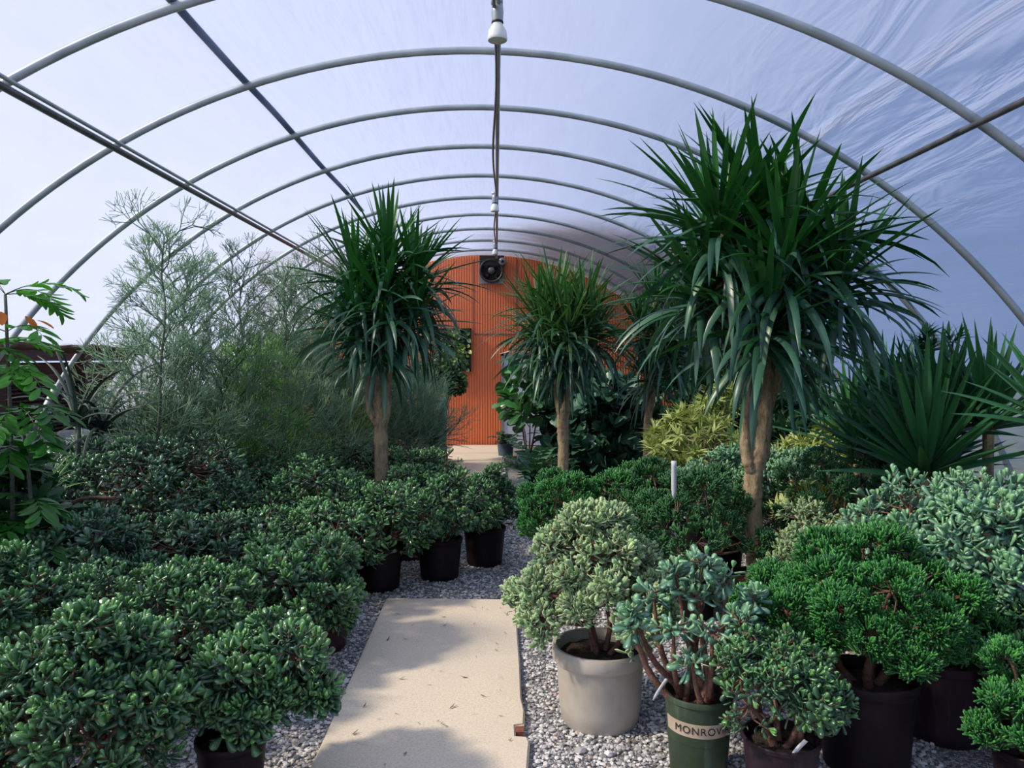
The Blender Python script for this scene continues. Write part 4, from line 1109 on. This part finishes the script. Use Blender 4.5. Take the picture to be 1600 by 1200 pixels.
# middle one behind, in front of the orange wall
dragon(880, 8.6, 'dragon tree with pale tipped leaves in front of the white door',
       [(-.08, 0, 2.42, 1.0, 90), (.24, 0, 2.38, .95, 90), (-.26, -.05, 2.25, .95, 90), (.04, -.2, 2.15, .95, 110), (.34, -.05, 2.1, .9, 90), (-.2, -.12, 2.0, .85, 80), (.1, .15, 2.1, .9, 60), (.0, -.12, 1.82, .85, 80)],
       [([(0, 0, .25), (.0, 0, .8), (.0, 0, 1.1), (.06, 0, 1.35), (.1, 0, 1.9)], [.065, .06, .07, .045, .03]), ([(0, 0, 1.05), (-.06, 0, 1.3), (-.08, 0, 1.8)], [.05, .042, .03])],
       .76, 23, mat=('dragon_light', 'dragon_old'), w=.040, old=.35)
dragon(1012, 9.2, 'shaded dragon tree half hidden behind the tallest one',
       [(.10, 0, 2.5, .95, 80), (.38, 0, 2.3, .9, 80), (-.10, -.1, 2.15, .9, 80), (.18, -.2, 2.0, .9, 90), (.55, -.05, 2.55, .9, 80), (.0, -.1, 1.65, .85, 70), (.3, 0, 1.8, .8, 60)],
       [([(0, 0, .25), (.0, 0, .7), (.01, 0, 1.1), (.1, 0, 1.5), (.2, 0, 2.0)], [.055, .05, .052, .04, .03]), ([(.01, 0, 1.0), (-.03, 0, 1.3), (-.02, 0, 1.6)], [.04, .03, .025])],
       .68, 24, mat=('dragon', 'dragon_old'), w=.034)

# ------------------------------------------------------------------ yuccas
def yucca(px, basey, d, L, label, n=46, stems=((0, 0, 0),), w=.05, seed=0, pr=.2, ph=.33, top=None):
    rng = np.random.default_rng(seed)
    zb = Z(basey, d)
    t = empty('yucca', (X(px, d), d, 0), label, 'yucca', 'yuccas along the film wall')
    pot(t, pr, ph, M['pot_black'])
    gs = Geo(); g = Geo()
    for (sx, sy, sz) in stems:
        b = np.array([sx, sy, zb+sz])
        tube(gs, [(sx*.3, sy*.3, ph*.8), (sx*.8, sy*.8, (zb+sz)*.6), b], [.04, .035, .03], 10, 10, noise=.15, rng=rng)
        k = np.arange(n); f = (k+.5)/n
        az = k*2.399963
        el = np.interp(f, [0, .3, .7, 1], [1.48, 1.12, .62, .12]) + rng.normal(size=n)*.08
        pos = b + np.stack([.015*np.cos(az), .015*np.sin(az), .06-f*.12], -1)
        blades(g, pos, az, el, L*(.75+.35*rng.random(n)), w, .08+.25*rng.random(n)*f, rng, ns=6, fold=.45, roll=.15,
               prof=([0, .12, .4, .75, 1], [.6, .75, 1, .62, .02]), age=np.clip(.7-f+rng.normal(size=n)*.1, 0, 1))
    gs.build('stem', M['trunk'], t); g.build('foliage', M['yucca'], t)
yucca(1382, 655, 5.9, .66, 'upright yucca closest to the tallest dragon tree', 46, ((0, 0, 0), (-.12, .2, -.2)), seed=31)
yucca(1530, 735, 4.6, .76, 'largest spiky yucca fanning over the pale jade', 54, ((0, 0, 0),), seed=32, w=.060)
yucca(1462, 660, 5.3, .62, 'yucca filling the gap between the two biggest yuccas', 46, ((0, 0, 0), (.22, .1, .0), (-.05, -.1, -.3)), seed=33)
yucca(1585, 655, 4.8, .60, 'yucca cut by the picture edge behind the largest yucca', 46, ((0, 0, 0), (-.2, .15, -.05)), seed=34)
yucca(1650, 650, 4.0, .55, 'yucca reaching in from outside the picture edge', 40, ((0, 0, 0),), seed=35)
yucca(1400, 720, 5.3, .55, 'low yucca in shade under the upright yucca', 46, ((0, 0, 0), (.25, 0, -.05)), seed=36)

# ------------------------------------------------------------------ small rosette shrubs
def leafy(px, top, d, wpx, label, name, cat, mat, tm, ln, tips, per, z0, seed, stem='wood_stem', droop=.0, wd=None, ncl=12, group=None, low=-.4, pmat='pot_black', pr=.16, ph=.28, op=(.35, 1.35), trunk_to=None, cone=0.0):
    rng = np.random.default_rng(seed)
    t = empty(name, (X(px, d), d, 0), label, cat, group)
    pot(t, pr, ph, M[pmat])
    rx = wpx/2/FPX*d; zt = Z(top, d)
    P_, D_, ci, Cc, cr = crown(rng, 0, 0, z0, zt, rx, rx*.9, ncl, rx*.36, tips, cone, low)
    g = Geo(); limbs(g, (0, 0, ph*.8), Cc, P_, ci, rng, .014, tipfrac=.6); g.build('branches', M[stem], t)
    g = Geo(); dirs = nrm(D_*.6+np.array([0, 0, .6])+rng.normal(size=D_.shape)*.25); n = len(P_)
    for k in range(per):
        A, B = frames(dirs, rng)
        f = k/per
        al = (op[0]+(op[1]-op[0])*f + rng.normal(size=n)*.15)[:, None]; phi = rng.random(n)*2*PI
        Rr = np.cos(phi)[:, None]*A + np.sin(phi)[:, None]*B
        L = nrm(np.cos(al)*dirs + np.sin(al)*Rr - np.array([0, 0, droop])); Nn = nrm(np.sin(al)*dirs - np.cos(al)*Rr); S = nrm(np.cross(L, Nn)); Nn = np.cross(S, L)
        put(g, tm, P_-dirs*(f*ln*.5), S, L, Nn, ln*(.7+.5*rng.random(n)), wd, age=np.clip(1-f*1.4+rng.normal(size=n)*.1, 0, 1))
    g.build('foliage', M[mat], t)
    return t
GY = 'yellow variegated shrubs'
leafy(1085, 640, 6.9, 160, 'yellow variegated shrub in front of the shaded dragon tree', 'variegated_dracaena', 'yellow shrub', 'song', LANCE, .125, 105, 16, .75, 41, group=GY, wd=.105, droop=.35)
leafy(1120, 600, 7.3, 70, 'upright yellow green shoot above the nearer yellow shrub', 'variegated_dracaena', 'yellow shrub', 'song', LANCE, .125, 32, 16, 1.15, 46, group=GY, ncl=6, wd=.105, droop=.35)
leafy(1295, 655, 6.4, 130, 'yellow variegated shrub between the tallest trunk and the yuccas', 'variegated_dracaena', 'yellow shrub', 'song', LANCE, .12, 80, 16, .75, 42, group=GY, wd=.10, droop=.35)
leafy(1265, 760, 5.4, 110, 'small low yellow green shrub behind the pale variegated jade', 'variegated_dracaena', 'yellow shrub', 'song', LANCE, .11, 60, 12, .5, 43, group=GY)
leafy(1490, 508, 5.1, 72, 'single leafy stem poking above the yuccas against the film', 'dracaena_stem', 'dracaena', 'yucca', LANCE, .11, 9, 16, 1.80, 44, ncl=4)
leafy(684, 555, 12.8, 92, 'dark weeping fig hanging in front of the plant panel', 'weeping_fig', 'fig tree', 'fig', OVAL, .085, 420, 10, 1.15, 45, droop=.45, ncl=18)
# dark tropical mass at the back
leafy(945, 590, 10.8, 120, 'dusky broad leaved shrub behind the middle dragon tree', 'philodendron', 'philodendron', 'philo', OVAL, .24, 170, 8, .12, 51, droop=.3, wd=.30, ncl=14, low=-.9)
leafy(990, 600, 11.6, 120, 'dark leafy shrub at the foot of the shaded dragon tree', 'philodendron', 'philodendron', 'philo', OVAL, .22, 160, 8, .10, 52, droop=.3, wd=.26, ncl=14, low=-.9)
leafy(905, 560, 12.2, 110, 'tall broad leaved shrub beside the fiddle leaf fig', 'philodendron', 'philodendron', 'philo', OVAL, .26, 150, 8, .12, 53, droop=.25, wd=.3, ncl=14, low=-.9)
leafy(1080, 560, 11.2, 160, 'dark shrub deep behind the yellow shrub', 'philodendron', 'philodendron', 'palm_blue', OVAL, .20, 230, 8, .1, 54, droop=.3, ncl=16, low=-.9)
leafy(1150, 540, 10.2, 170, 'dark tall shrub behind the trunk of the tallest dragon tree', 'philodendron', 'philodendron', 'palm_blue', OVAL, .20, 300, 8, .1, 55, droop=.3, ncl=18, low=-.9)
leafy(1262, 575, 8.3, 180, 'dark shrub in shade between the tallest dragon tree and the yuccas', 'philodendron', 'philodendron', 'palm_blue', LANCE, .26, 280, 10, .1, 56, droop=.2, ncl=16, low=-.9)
leafy(826, 560, 12.3, 84, 'glossy fiddle leaf fig in a blue pot before the white door', 'fiddle_leaf_fig', 'fig tree', 'fiddle', FIDDLE, .27, 44, 5, .62, 57, droop=.25, wd=.30, ncl=10, pmat='pot_blue', pr=.2, ph=.26)

leafy(470, 500, 11.0, 150, 'fine leaved dark bush behind the pencil trees', 'willowy_bush', 'bush', 'fig', LANCE, .16, 420, 10, .1, 58, droop=.5, ncl=18, low=-.9, wd=.12)
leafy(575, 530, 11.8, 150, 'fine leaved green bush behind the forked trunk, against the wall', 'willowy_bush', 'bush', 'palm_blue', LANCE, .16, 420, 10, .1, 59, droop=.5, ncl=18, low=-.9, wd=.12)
leafy(390, 560, 10.2, 150, 'fine leaved shaded bush low against the far film', 'willowy_bush', 'bush', 'fig', LANCE, .15, 380, 10, .1, 60, droop=.5, ncl=18, low=-.9, wd=.12)
# small arching plant in black pot
def fern(px, basey, d, label, name, cat, n, L, mat, leaflets, ll, lw, seed, pr, ph, pmat, el=(1.3, .5), rach=None, spread=.02, z=None, per_age=.4):
    rng = np.random.default_rng(seed)
    t = empty(name, (X(px, d), d, 0), label, cat)
    pot(t, pr, ph, M[pmat])
    g = Geo(); gr = Geo()
    for k in range(n):
        az = k*2.4 + rng.normal()*.2; f = k/n
        e0 = el[0]+(el[1]-el[0])*f + rng.normal()*.1
        ln = L*(.7+.4*rng.random())
        m = 12; tt = np.linspace(0, 1, m); ee = e0 - 1.1*tt**1.6
        st = ln/(m-1)
        H = np.array([math.cos(az), math.sin(az), 0])
        dd = np.cos(ee)[:, None]*H + np.sin(ee)[:, None]*np.array([0, 0, 1.])
        pts = np.array([spread*math.cos(az), spread*math.sin(az), ph*.85 if z is None else z]) + np.vstack([np.zeros(3), np.cumsum(dd[1:]*st, 0)])
        tube(gr, pts, np.linspace(.007, .002, m), 5)
        side = np.array([-math.sin(az), math.cos(az), 0])
        q = np.linspace(.22, 1, leaflets)
        pp = np.stack([np.interp(q, tt, pts[:, c]) for c in range(3)], -1); dq = nrm(np.stack([np.interp(q, tt, dd[:, c]) for c in range(3)], -1))
        for s in (-1, 1):
            Lv = nrm(dq*.55 + s*side*.85 + rng.normal(size=pp.shape)*.06 - np.array([0, 0, .12])); Sv = nrm(np.cross(Lv, np.cross(dq, s*side))); Nn = np.cross(Sv, Lv)
            put(g, OVAL, pp, Sv, Lv, Nn, ll*np.interp(q, [.2, .5, 1], [.7, 1, .6]), lw/.45, age=np.clip(rng.random(leaflets)*per_age+.3*(1-f), 0, 1))
    gr.build('stalks', M['fig'] if rach is None else rach, t); g.build('foliage', M[mat], t)
    return t
fern(833, 770, 9.95, 'arching glossy green plant in the small black pot on the gravel', 'potted_fern', 'potted plant', 16, .62, 'fiddle', 7, .16, .06, 61, .12, .24, 'pot_black')
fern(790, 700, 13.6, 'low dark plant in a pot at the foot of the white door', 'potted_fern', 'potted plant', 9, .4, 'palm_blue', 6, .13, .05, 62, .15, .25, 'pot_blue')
# tall tropical shrub at the left edge
def tropical():
    rng = np.random.default_rng(64); d = 4.2; px = 14
    t = empty('tropical_shrub', (X(px, d), d, 0), 'tall tropical shrub with feathery bright leaves cut by the picture edge', 'tropical shrub')
    pot(t, .17, .3, M['pot_black'])
    gs = Geo(); g = Geo(); gr = Geo(); gx = Geo()
    stems = [((0, 0, .25), (.02, 0, 1.0), (-.02, 0, 2.1)), ((.03, .02, .25), (.10, .04, .8), (.06, .02, 1.45)), ((-.05, 0, .25), (-.14, 0, .9), (-.2, 0, 1.8))]
    for s in stems: tube(gs, s, [.014, .012, .008], 8, 14)
    fr = []
    for s in stems:
        sp = spline(s, 12)
        for i in range(2, 12):
            for r_ in range(2 if i < 11 else 5): fr.append((sp[i], rng.random()*2*PI, .2+.5*rng.random()))
    for k, (b, az, e0) in enumerate(fr):
        ln = .27+.14*rng.random(); m = 9; tt = np.linspace(0, 1, m); ee = e0 - 1.0*tt**1.4
        H = np.array([math.cos(az), math.sin(az), 0]); dd = np.cos(ee)[:, None]*H + np.sin(ee)[:, None]*np.array([0, 0, 1.])
        pts = b + np.vstack([np.zeros(3), np.cumsum(dd[1:]*ln/(m-1), 0)])
        tube(gr, pts, np.linspace(.003, .0015, m), 4)
        side = np.array([-math.sin(az), math.cos(az), 0]); q = np.linspace(.3, 1, 6)
        pp = np.stack([np.interp(q, tt, pts[:, c]) for c in range(3)], -1); dq = nrm(np.stack([np.interp(q, tt, dd[:, c]) for c in range(3)], -1))
        for s in (-1, 1):
            Lv = nrm(dq*.7 + s*side*.8 - np.array([0, 0, .2]) + rng.normal(size=pp.shape)*.08); Sv = nrm(np.cross(Lv, np.cross(dq, s*side))); Nn = np.cross(Sv, Lv)
            put(g, OVAL, pp, Sv, Lv, Nn, .13*np.interp(q, [.3, .6, 1], [.8, 1, .8])*1.15, .095, age=np.clip(rng.random(6)*.4+.5*(b[2] > 1.5), 0, 1))
    pos = np.array([[.12, -.05, 1.98], [.16, -.02, 1.96], [.02, -.1, 2.0]]); L = nrm(np.array([[.6, -.2, -.5], [.8, 0, -.3], [.3, -.4, -.4]])); S = nrm(np.cross(L, [0, 0, 1.]));     gs.build('stem', M['stick'], t); gr.build('stalks', M['palm'], t); g.build('foliage', M['palm'], t)
    for k in range(3):
        gx = Geo(); put(gx, OVAL, pos[k:k+1], S[k:k+1], L[k:k+1], np.cross(S, L)[k:k+1], .11, .12)
        o = gx.build('withered_leaf', M['rust_leaf'], t); o['label'] = 'rusty orange withered leaf'
tropical()
leafy(15, 690, 4.5, 130, 'low shaded leafy plant at the foot of the tropical shrub', 'shade_plant', 'potted plant', 'palm_blue', OVAL, .13, 80, 8, .55, 65, droop=.3)

# ------------------------------------------------------------------ aloes and curling plants
def aloe(px, basey, d, label, name, cat, n, L, w, mat, seed, droop=(.4, 2.6), el=(1.3, .2), heads=((0, 0, 0),), endel=-1.2, power=1.2, pmat='pot_black', stem=True):
    rng = np.random.default_rng(seed); zb = Z(basey, d)
    t = empty(name, (X(px, d), d, 0), label, cat)
    pot(t, .17, .3, M[pmat])
    gs = Geo(); g = Geo()
    for (hx, hy, hz) in heads:
        tube(gs, [(hx*.3, hy*.3, .24), (hx, hy, zb+hz)], [.025, .02], 8, 6)
        az = np.arange(n)*2.4 + rng.normal(size=n)*.3; f = (np.arange(n)+.5)/n
        blades(g, np.array([hx, hy, zb+hz]) + np.stack([.01*np.cos(az), .01*np.sin(az), .03-.06*f], -1), az, el[0]+(el[1]-el[0])*f+rng.normal(size=n)*.2, L*(.6+.6*rng.random(n)), w, droop[0]+(droop[1]-droop[0])*rng.random(n), rng, ns=12, fold=.5, power=power,
               prof=([0, .1, .5, .9, 1], [1, 1, .75, .35, .02]), endel=endel)
    gs.build('stem', M['stick'], t); g.build('foliage', M[mat], t)
    return t
aloe(128, 655, 5.6, 'dark aloe with long curling leaves in front of the brown fence', 'curling_aloe', 'aloe', 24, .62, .036, 'aloe', 71, droop=(.3, 2.4), heads=((0, 0, 0), (.12, .1, -.08)), endel=-1.4)
aloe(55, 775, 4.9, 'tuft of thin yellow green leaves below the grey wall', 'grassy_aloe', 'aloe', 70, .32, .010, 'pencil_bright', 72, droop=(.1, .8), el=(1.5, .7))
aloe(200, 700, 6.5, 'pale green spiky tuft beside the curling aloe', 'spiky_aloe', 'aloe', 60, .34, .014, 'aloe_light', 73, droop=(.0, .7), el=(1.5, .4), heads=((0, 0, 0), (.2, .1, .05)))
aloe(285, 690, 6.9, 'broad pale tuft at the foot of the tallest pencil tree', 'spiky_aloe', 'aloe', 70, .42, .014, 'aloe_light', 74, droop=(.0, .6), el=(1.5, .3), heads=((0, 0, 0), (.25, 0, .0), (-.2, .1, .05)))
aloe(640, 690, 9.6, 'grey green tuft of narrow leaves near the orange wall', 'spiky_aloe', 'aloe', 90, .55, .014, 'pencil', 75, droop=(.0, .7), el=(1.5, .3), heads=((0, 0, 0), (.3, 0, .0), (-.25, .1, .15)))
aloe(672, 700, 10.8, 'silvery agave above the low jade bushes near the end wall', 'agave', 'agave', 26, .42, .06, 'aloe_light', 76, droop=(.0, .5), el=(1.4, .1))

# ------------------------------------------------------------------ pencil trees
def pencil(px, top, d, label, mat, seed, spread=.4, z0=.7, nside=26, depth=4, base=.2, rad=.0042, stemr=.016, ln0=.17, potr=.17, up=.55, lean=0.0, name='pencil_tree', tagp=None, tall=False, dens=1.05):
    rng = np.random.default_rng(seed); H = Z(top, d); nside = int(nside*dens)
    t = empty(name, (X(px, d), d, 0), label, 'pencil tree', 'thin twigged pencil trees')
    pot(t, potr, .3, M['pot_black'])
    g = Geo(); m = 16; zz = np.linspace(.25, H*.93, m)
    sx = np.cumsum(rng.normal(size=m)*.012)+lean*(zz-.3); sy = np.cumsum(rng.normal(size=m)*.012)
    S = np.stack([sx, sy, zz], -1)
    tube(g, S, np.linspace(stemr, stemr*.3, m), 7, 30)
    g.build('stem', M['stick'], t)
    A = []; Bp = []; RA = []; RB = []; AG = []
    q = z0 + (H*.95-z0)*((np.arange(nside)+.5)/nside)**1.25
    start = np.stack([np.interp(q, zz, S[:, 0]), np.interp(q, zz, S[:, 1]), q], -1)
    az = np.arange(nside)*2.4
    hf = (q-z0)/(H-z0)
    D = nrm(np.stack([np.cos(az), np.sin(az), up+.5*hf], -1))
    prof = 1.0 - .62*hf if not tall else np.where(hf > .8, .75, np.where(hf > .66, .10, .85-.3*hf))
    Ln = spread*(.35+.75*prof)*(.7+.5*rng.random(nside))*.42
    P0 = start; R0 = np.full(nside, rad*2.0)
    for lv in range(depth+1):
        P1 = P0 + D*Ln[:, None]
        r1 = np.maximum(R0*.70, rad*.48)
        A.append(P0); Bp.append(P1); RA.append(R0); RB.append(r1); AG.append(np.full(len(P0), lv/depth))
        if lv == depth: break
        nb = 3 if lv < depth-1 else 3
        P0 = np.repeat(P1, nb, 0); D0 = np.repeat(D, nb, 0); R0 = np.repeat(r1, nb)
        Ln = np.repeat(Ln, nb)*(.60+.32*rng.random(len(P0))); Ln = np.maximum(Ln, .08)
        D = nrm(D0 + rng.normal(size=D0.shape)*.42 + np.array([0, 0, .16]))
        # keep inside the greenhouse film
    A = np.concatenate(A); B_ = np.concatenate(Bp); RA = np.concatenate(RA); RB = np.concatenate(RB); AG = np.concatenate(AG)
    ox = X(px, d)
    rr = np.sqrt((B_[:, 0]+ox-CX)**2 + (B_[:, 2]-CZ)**2)
    k = rr < R-.07
    g = Geo(); segs(g, A[k], B_[k], RA[k], RB[k], 3, AG[k]); g.build('twigs', M[mat], t)
    if tagp: plant_tag(t, *tagp)
pencil(248, 330, 5.95, 'tallest pencil tree, its bare top crossing the film', 'pencil', 81, .50, .9, 24, 4, tall=True, stemr=.017, dens=1.3)
pencil(288, 430, 6.7, 'bushy pencil tree just behind the tallest one', 'pencil', 82, .46, .9, 34, 4, up=.8)
pencil(345, 545, 6.5, 'low dark bushy pencil tree with bare inner stems', 'pencil_dark', 83, .60, .55, 30, 4, stemr=.02, up=.5)
pencil(392, 410, 7.7, 'narrow pencil tree carrying a white tag among the twigs', 'pencil_dark', 84, .40, .8, 34, 4, up=.8, tagp=((-.18, -.3, 1.83), (-.08, -.3, 1.82), .02))
pencil(405, 570, 7.0, 'light green pencil bush between the narrow tree and the tagged trunk', 'pencil_bright', 85, .50, .6, 26, 4, stemr=.012)
pencil(452, 435, 8.0, 'pencil tree with a white tagged grey trunk', 'pencil', 86, .46, .95, 36, 4, stemr=.026, up=.8, tagp=((-.02, -.05, 1.44), (-.02, -.05, 1.50), .05))
pencil(500, 460, 8.9, 'dense pencil tree behind the mop headed dragon tree', 'pencil_dark', 87, .85, .6, 44, 4, up=.7)
pencil(555, 480, 9.5, 'tall dark pencil bush filling the gap behind the forked trunk', 'pencil_dark', 88, .85, .5, 44, 4, up=.6)
pencil(620, 540, 10.2, 'pale pencil bush between the forked trunk and the weeping fig', 'pencil', 89, .7, .4, 36, 4)
pencil(545, 648, 8.1, 'small yellow green pencil plant above the jade bushes', 'pencil_yellow', 90, .30, .75, 18, 3, ln0=.1, rad=.0042, up=1.4)
pencil(450, 610, 7.4, 'low grey pencil bush around the tagged trunk', 'pencil', 91, .7, .5, 30, 4, up=.3)
pencil(250, 560, 6.4, 'sprawling grey pencil bush below the tallest pencil tree', 'pencil', 92, .42, .75, 22, 4, up=.2)
pencil(530, 600, 8.5, 'dull green pencil bush left of the forked trunk', 'pencil_dark', 93, .75, .5, 34, 4, up=.5)
pencil(645, 625, 9.2, 'silvery feathery bush beside the orange wall', 'pencil', 94, .55, .5, 34, 4, up=.8)

# ------------------------------------------------------------------ cacti near the wall
def cactus():
    rng = np.random.default_rng(99); d = 11.6
    t = empty('prickly_pear', (X(672, d), d, 0), 'blue green prickly pear with upright pads near the orange wall', 'cactus')
    pot(t, .2, .3, M['pot_terra'])
    for (x, y, z, w, h, a) in ((0, 0, .26, .10, .30, .1), (.05, -.02, .52, .09, .26, .3), (-.09, 0, .50, .10, .26, -.35), (.10, 0, .74, .08, .26, .15), (-.02, -.02, .72, .085, .26, -.05), (-.16, .0, .72, .08, .22, -.4), (.04, 0, .96, .07, .24, .1), (.15, 0, .98, .07, .2, .35)):
        g = Geo(); lathe(g, [(.001, 0), (.25*w, .02*h), (.62*w, .2*h), (.95*w, .5*h), (1*w, .7*h), (.8*w, .9*h), (.4*w, .99*h), (.001, h)], 20)
        V = g.v[0]; V[:, 1] *= .22
        c, s = math.cos(a), math.sin(a); vx = V[:, 0]*c+V[:, 2]*s; vz = -V[:, 0]*s+V[:, 2]*c
        g.v[0] = np.stack([vx+x, V[:, 1]+y, vz+z], -1).astype(np.float32)
        g.build('pad', M['pad'], t)
    t = empty('column_cactus', (X(687, 12.2), 12.2, 0), 'slender column cactus against the orange wall', 'cactus')
    pot(t, .14, .24, M['pot_terra'])
    for (x, h) in ((0, 1.25), (.05, 1.45), (-.05, 1.05)):
        g = Geo(); a = np.arange(24)*2*PI/24; m = 12
        v = []
        for i in range(m):
            tt = i/(m-1); r = .035*(1-.5*max(0, tt-.8)/.2)*(1 if i < m-1 else .2)
            rr = r*(1+.18*np.cos(a*6)); v.append(np.stack([x*(1+tt)+rr*np.cos(a), rr*np.sin(a), np.full(24, .2+tt*(h-.2))], -1))
        i = np.arange(m-1)[:, None]; j = np.arange(24)[None]; j2 = (j+1) % 24
        g.add(np.array(v).reshape(-1, 3), np.stack([i*24+j, i*24+j2, (i+1)*24+j2, (i+1)*24+j], -1).reshape(-1, 4)); g.build('column', M['pencil'], t)
cactus()
leafy(655, 640, 11.0, 60, 'small reddish leaved plant beside the prickly pear', 'red_spurge', 'potted plant', 'redleaf', OVAL, .12, 30, 8, .7, 66)

# ------------------------------------------------------------------ nudge crowded pots apart
def settle():
    L = []
    for o in C.objects:
        if o.parent and o.name.split('.')[0] == 'pot':
            n = len(o.data.vertices); a = np.zeros(n*3, np.float32); o.data.vertices.foreach_get('co', a); a = a.reshape(-1, 3)
            t = o.parent
            L.append([t, np.array(t.location[:2], float), float(np.hypot(a[:, 0], a[:, 1]).max())+.006, t.name.startswith(('dragon_tree', 'tropical')) or t.location.y < 3.9])
    for it in range(60):
        moved = False
        for i in range(len(L)):
            for j in range(i+1, len(L)):
                A, B = L[i], L[j]
                v = B[1]-A[1]; d = np.linalg.norm(v); ov = A[2]+B[2]-d
                if ov > 0:
                    if d < 1e-3: v = np.array([.3, 1.0]); d = np.linalg.norm(v)
                    u = v/d; wa, wb = (0 if A[3] else 1), (0 if B[3] else 1)
                    if wa+wb == 0: wb = 1
                    A[1] = A[1]-u*ov*wa/(wa+wb); B[1] = B[1]+u*ov*wb/(wa+wb); moved = True
                    for q in (A, B): q[1][0] = np.clip(q[1][0], -3.4, 3.04) if q[0].location.x > -3.3 else q[1][0]
        if not moved: break
    for t, p, _, _ in L: t.location.x, t.location.y = p
settle()

# ------------------------------------------------------------------ light
w = bpy.data.worlds.new('World'); bpy.context.scene.world = w; w.use_nodes = True
nt = w.node_tree; nt.nodes.clear()
out = nt.nodes.new('ShaderNodeOutputWorld'); bg = nt.nodes.new('ShaderNodeBackground')
tc = nt.nodes.new('ShaderNodeTexCoord'); sp = nt.nodes.new('ShaderNodeSeparateXYZ'); nt.links.new(tc.outputs['Generated'], sp.inputs[0])
# brighter towards the sunny side, bluer overhead
f = math_(nt, 'ADD', math_(nt, 'MULTIPLY', sp.outputs[0], -.5), .5)
hz = ramp(nt, [(0, (.22, .36, .66)), (.5, (.48, .62, .95)), (1, (.62, .74, 1.0))], f)
nt.links.new(hz.outputs[0], bg.inputs[0]); bg.inputs[1].default_value = .9
nt.links.new(bg.outputs[0], out.inputs[0])
sl = bpy.data.lights.new('Sun', 'SUN'); sl.energy = 8.5; sl.angle = math.radians(5); sl.color = (1.0, .87, .70)
so = bpy.data.objects.new('Sun', sl); C.objects.link(so)
sd = Vector((-.74, -.16, .66)).normalized()     # towards the sun
so.rotation_euler = sd.to_track_quat('Z', 'Y').to_euler()

# ------------------------------------------------------------------ camera
cam = bpy.data.cameras.new('Camera'); co = bpy.data.objects.new('Camera', cam); C.objects.link(co)
co.location = (0, 0, EYE); co.rotation_euler = (PI/2, 0, 0)
cam.sensor_width = 36; cam.lens = 36*FPX/1600
cam.shift_x = (800-VX)/1600; cam.shift_y = -(600-VY)/1600
cam.clip_start = .05; cam.clip_end = 200
bpy.context.scene.camera = co
s = bpy.context.scene
s.view_settings.view_transform = 'Standard'; s.view_settings.look = 'None'; s.view_settings.gamma = 1.0
s.view_settings.exposure = 0.15; s.view_settings.use_curve_mapping = False
s.cycles.max_bounces = 8; s.cycles.diffuse_bounces = 4; s.cycles.transmission_bounces = 6; s.cycles.transparent_max_bounces = 12
s.cycles.use_denoising = True
s.cycles.sample_clamp_indirect = 6
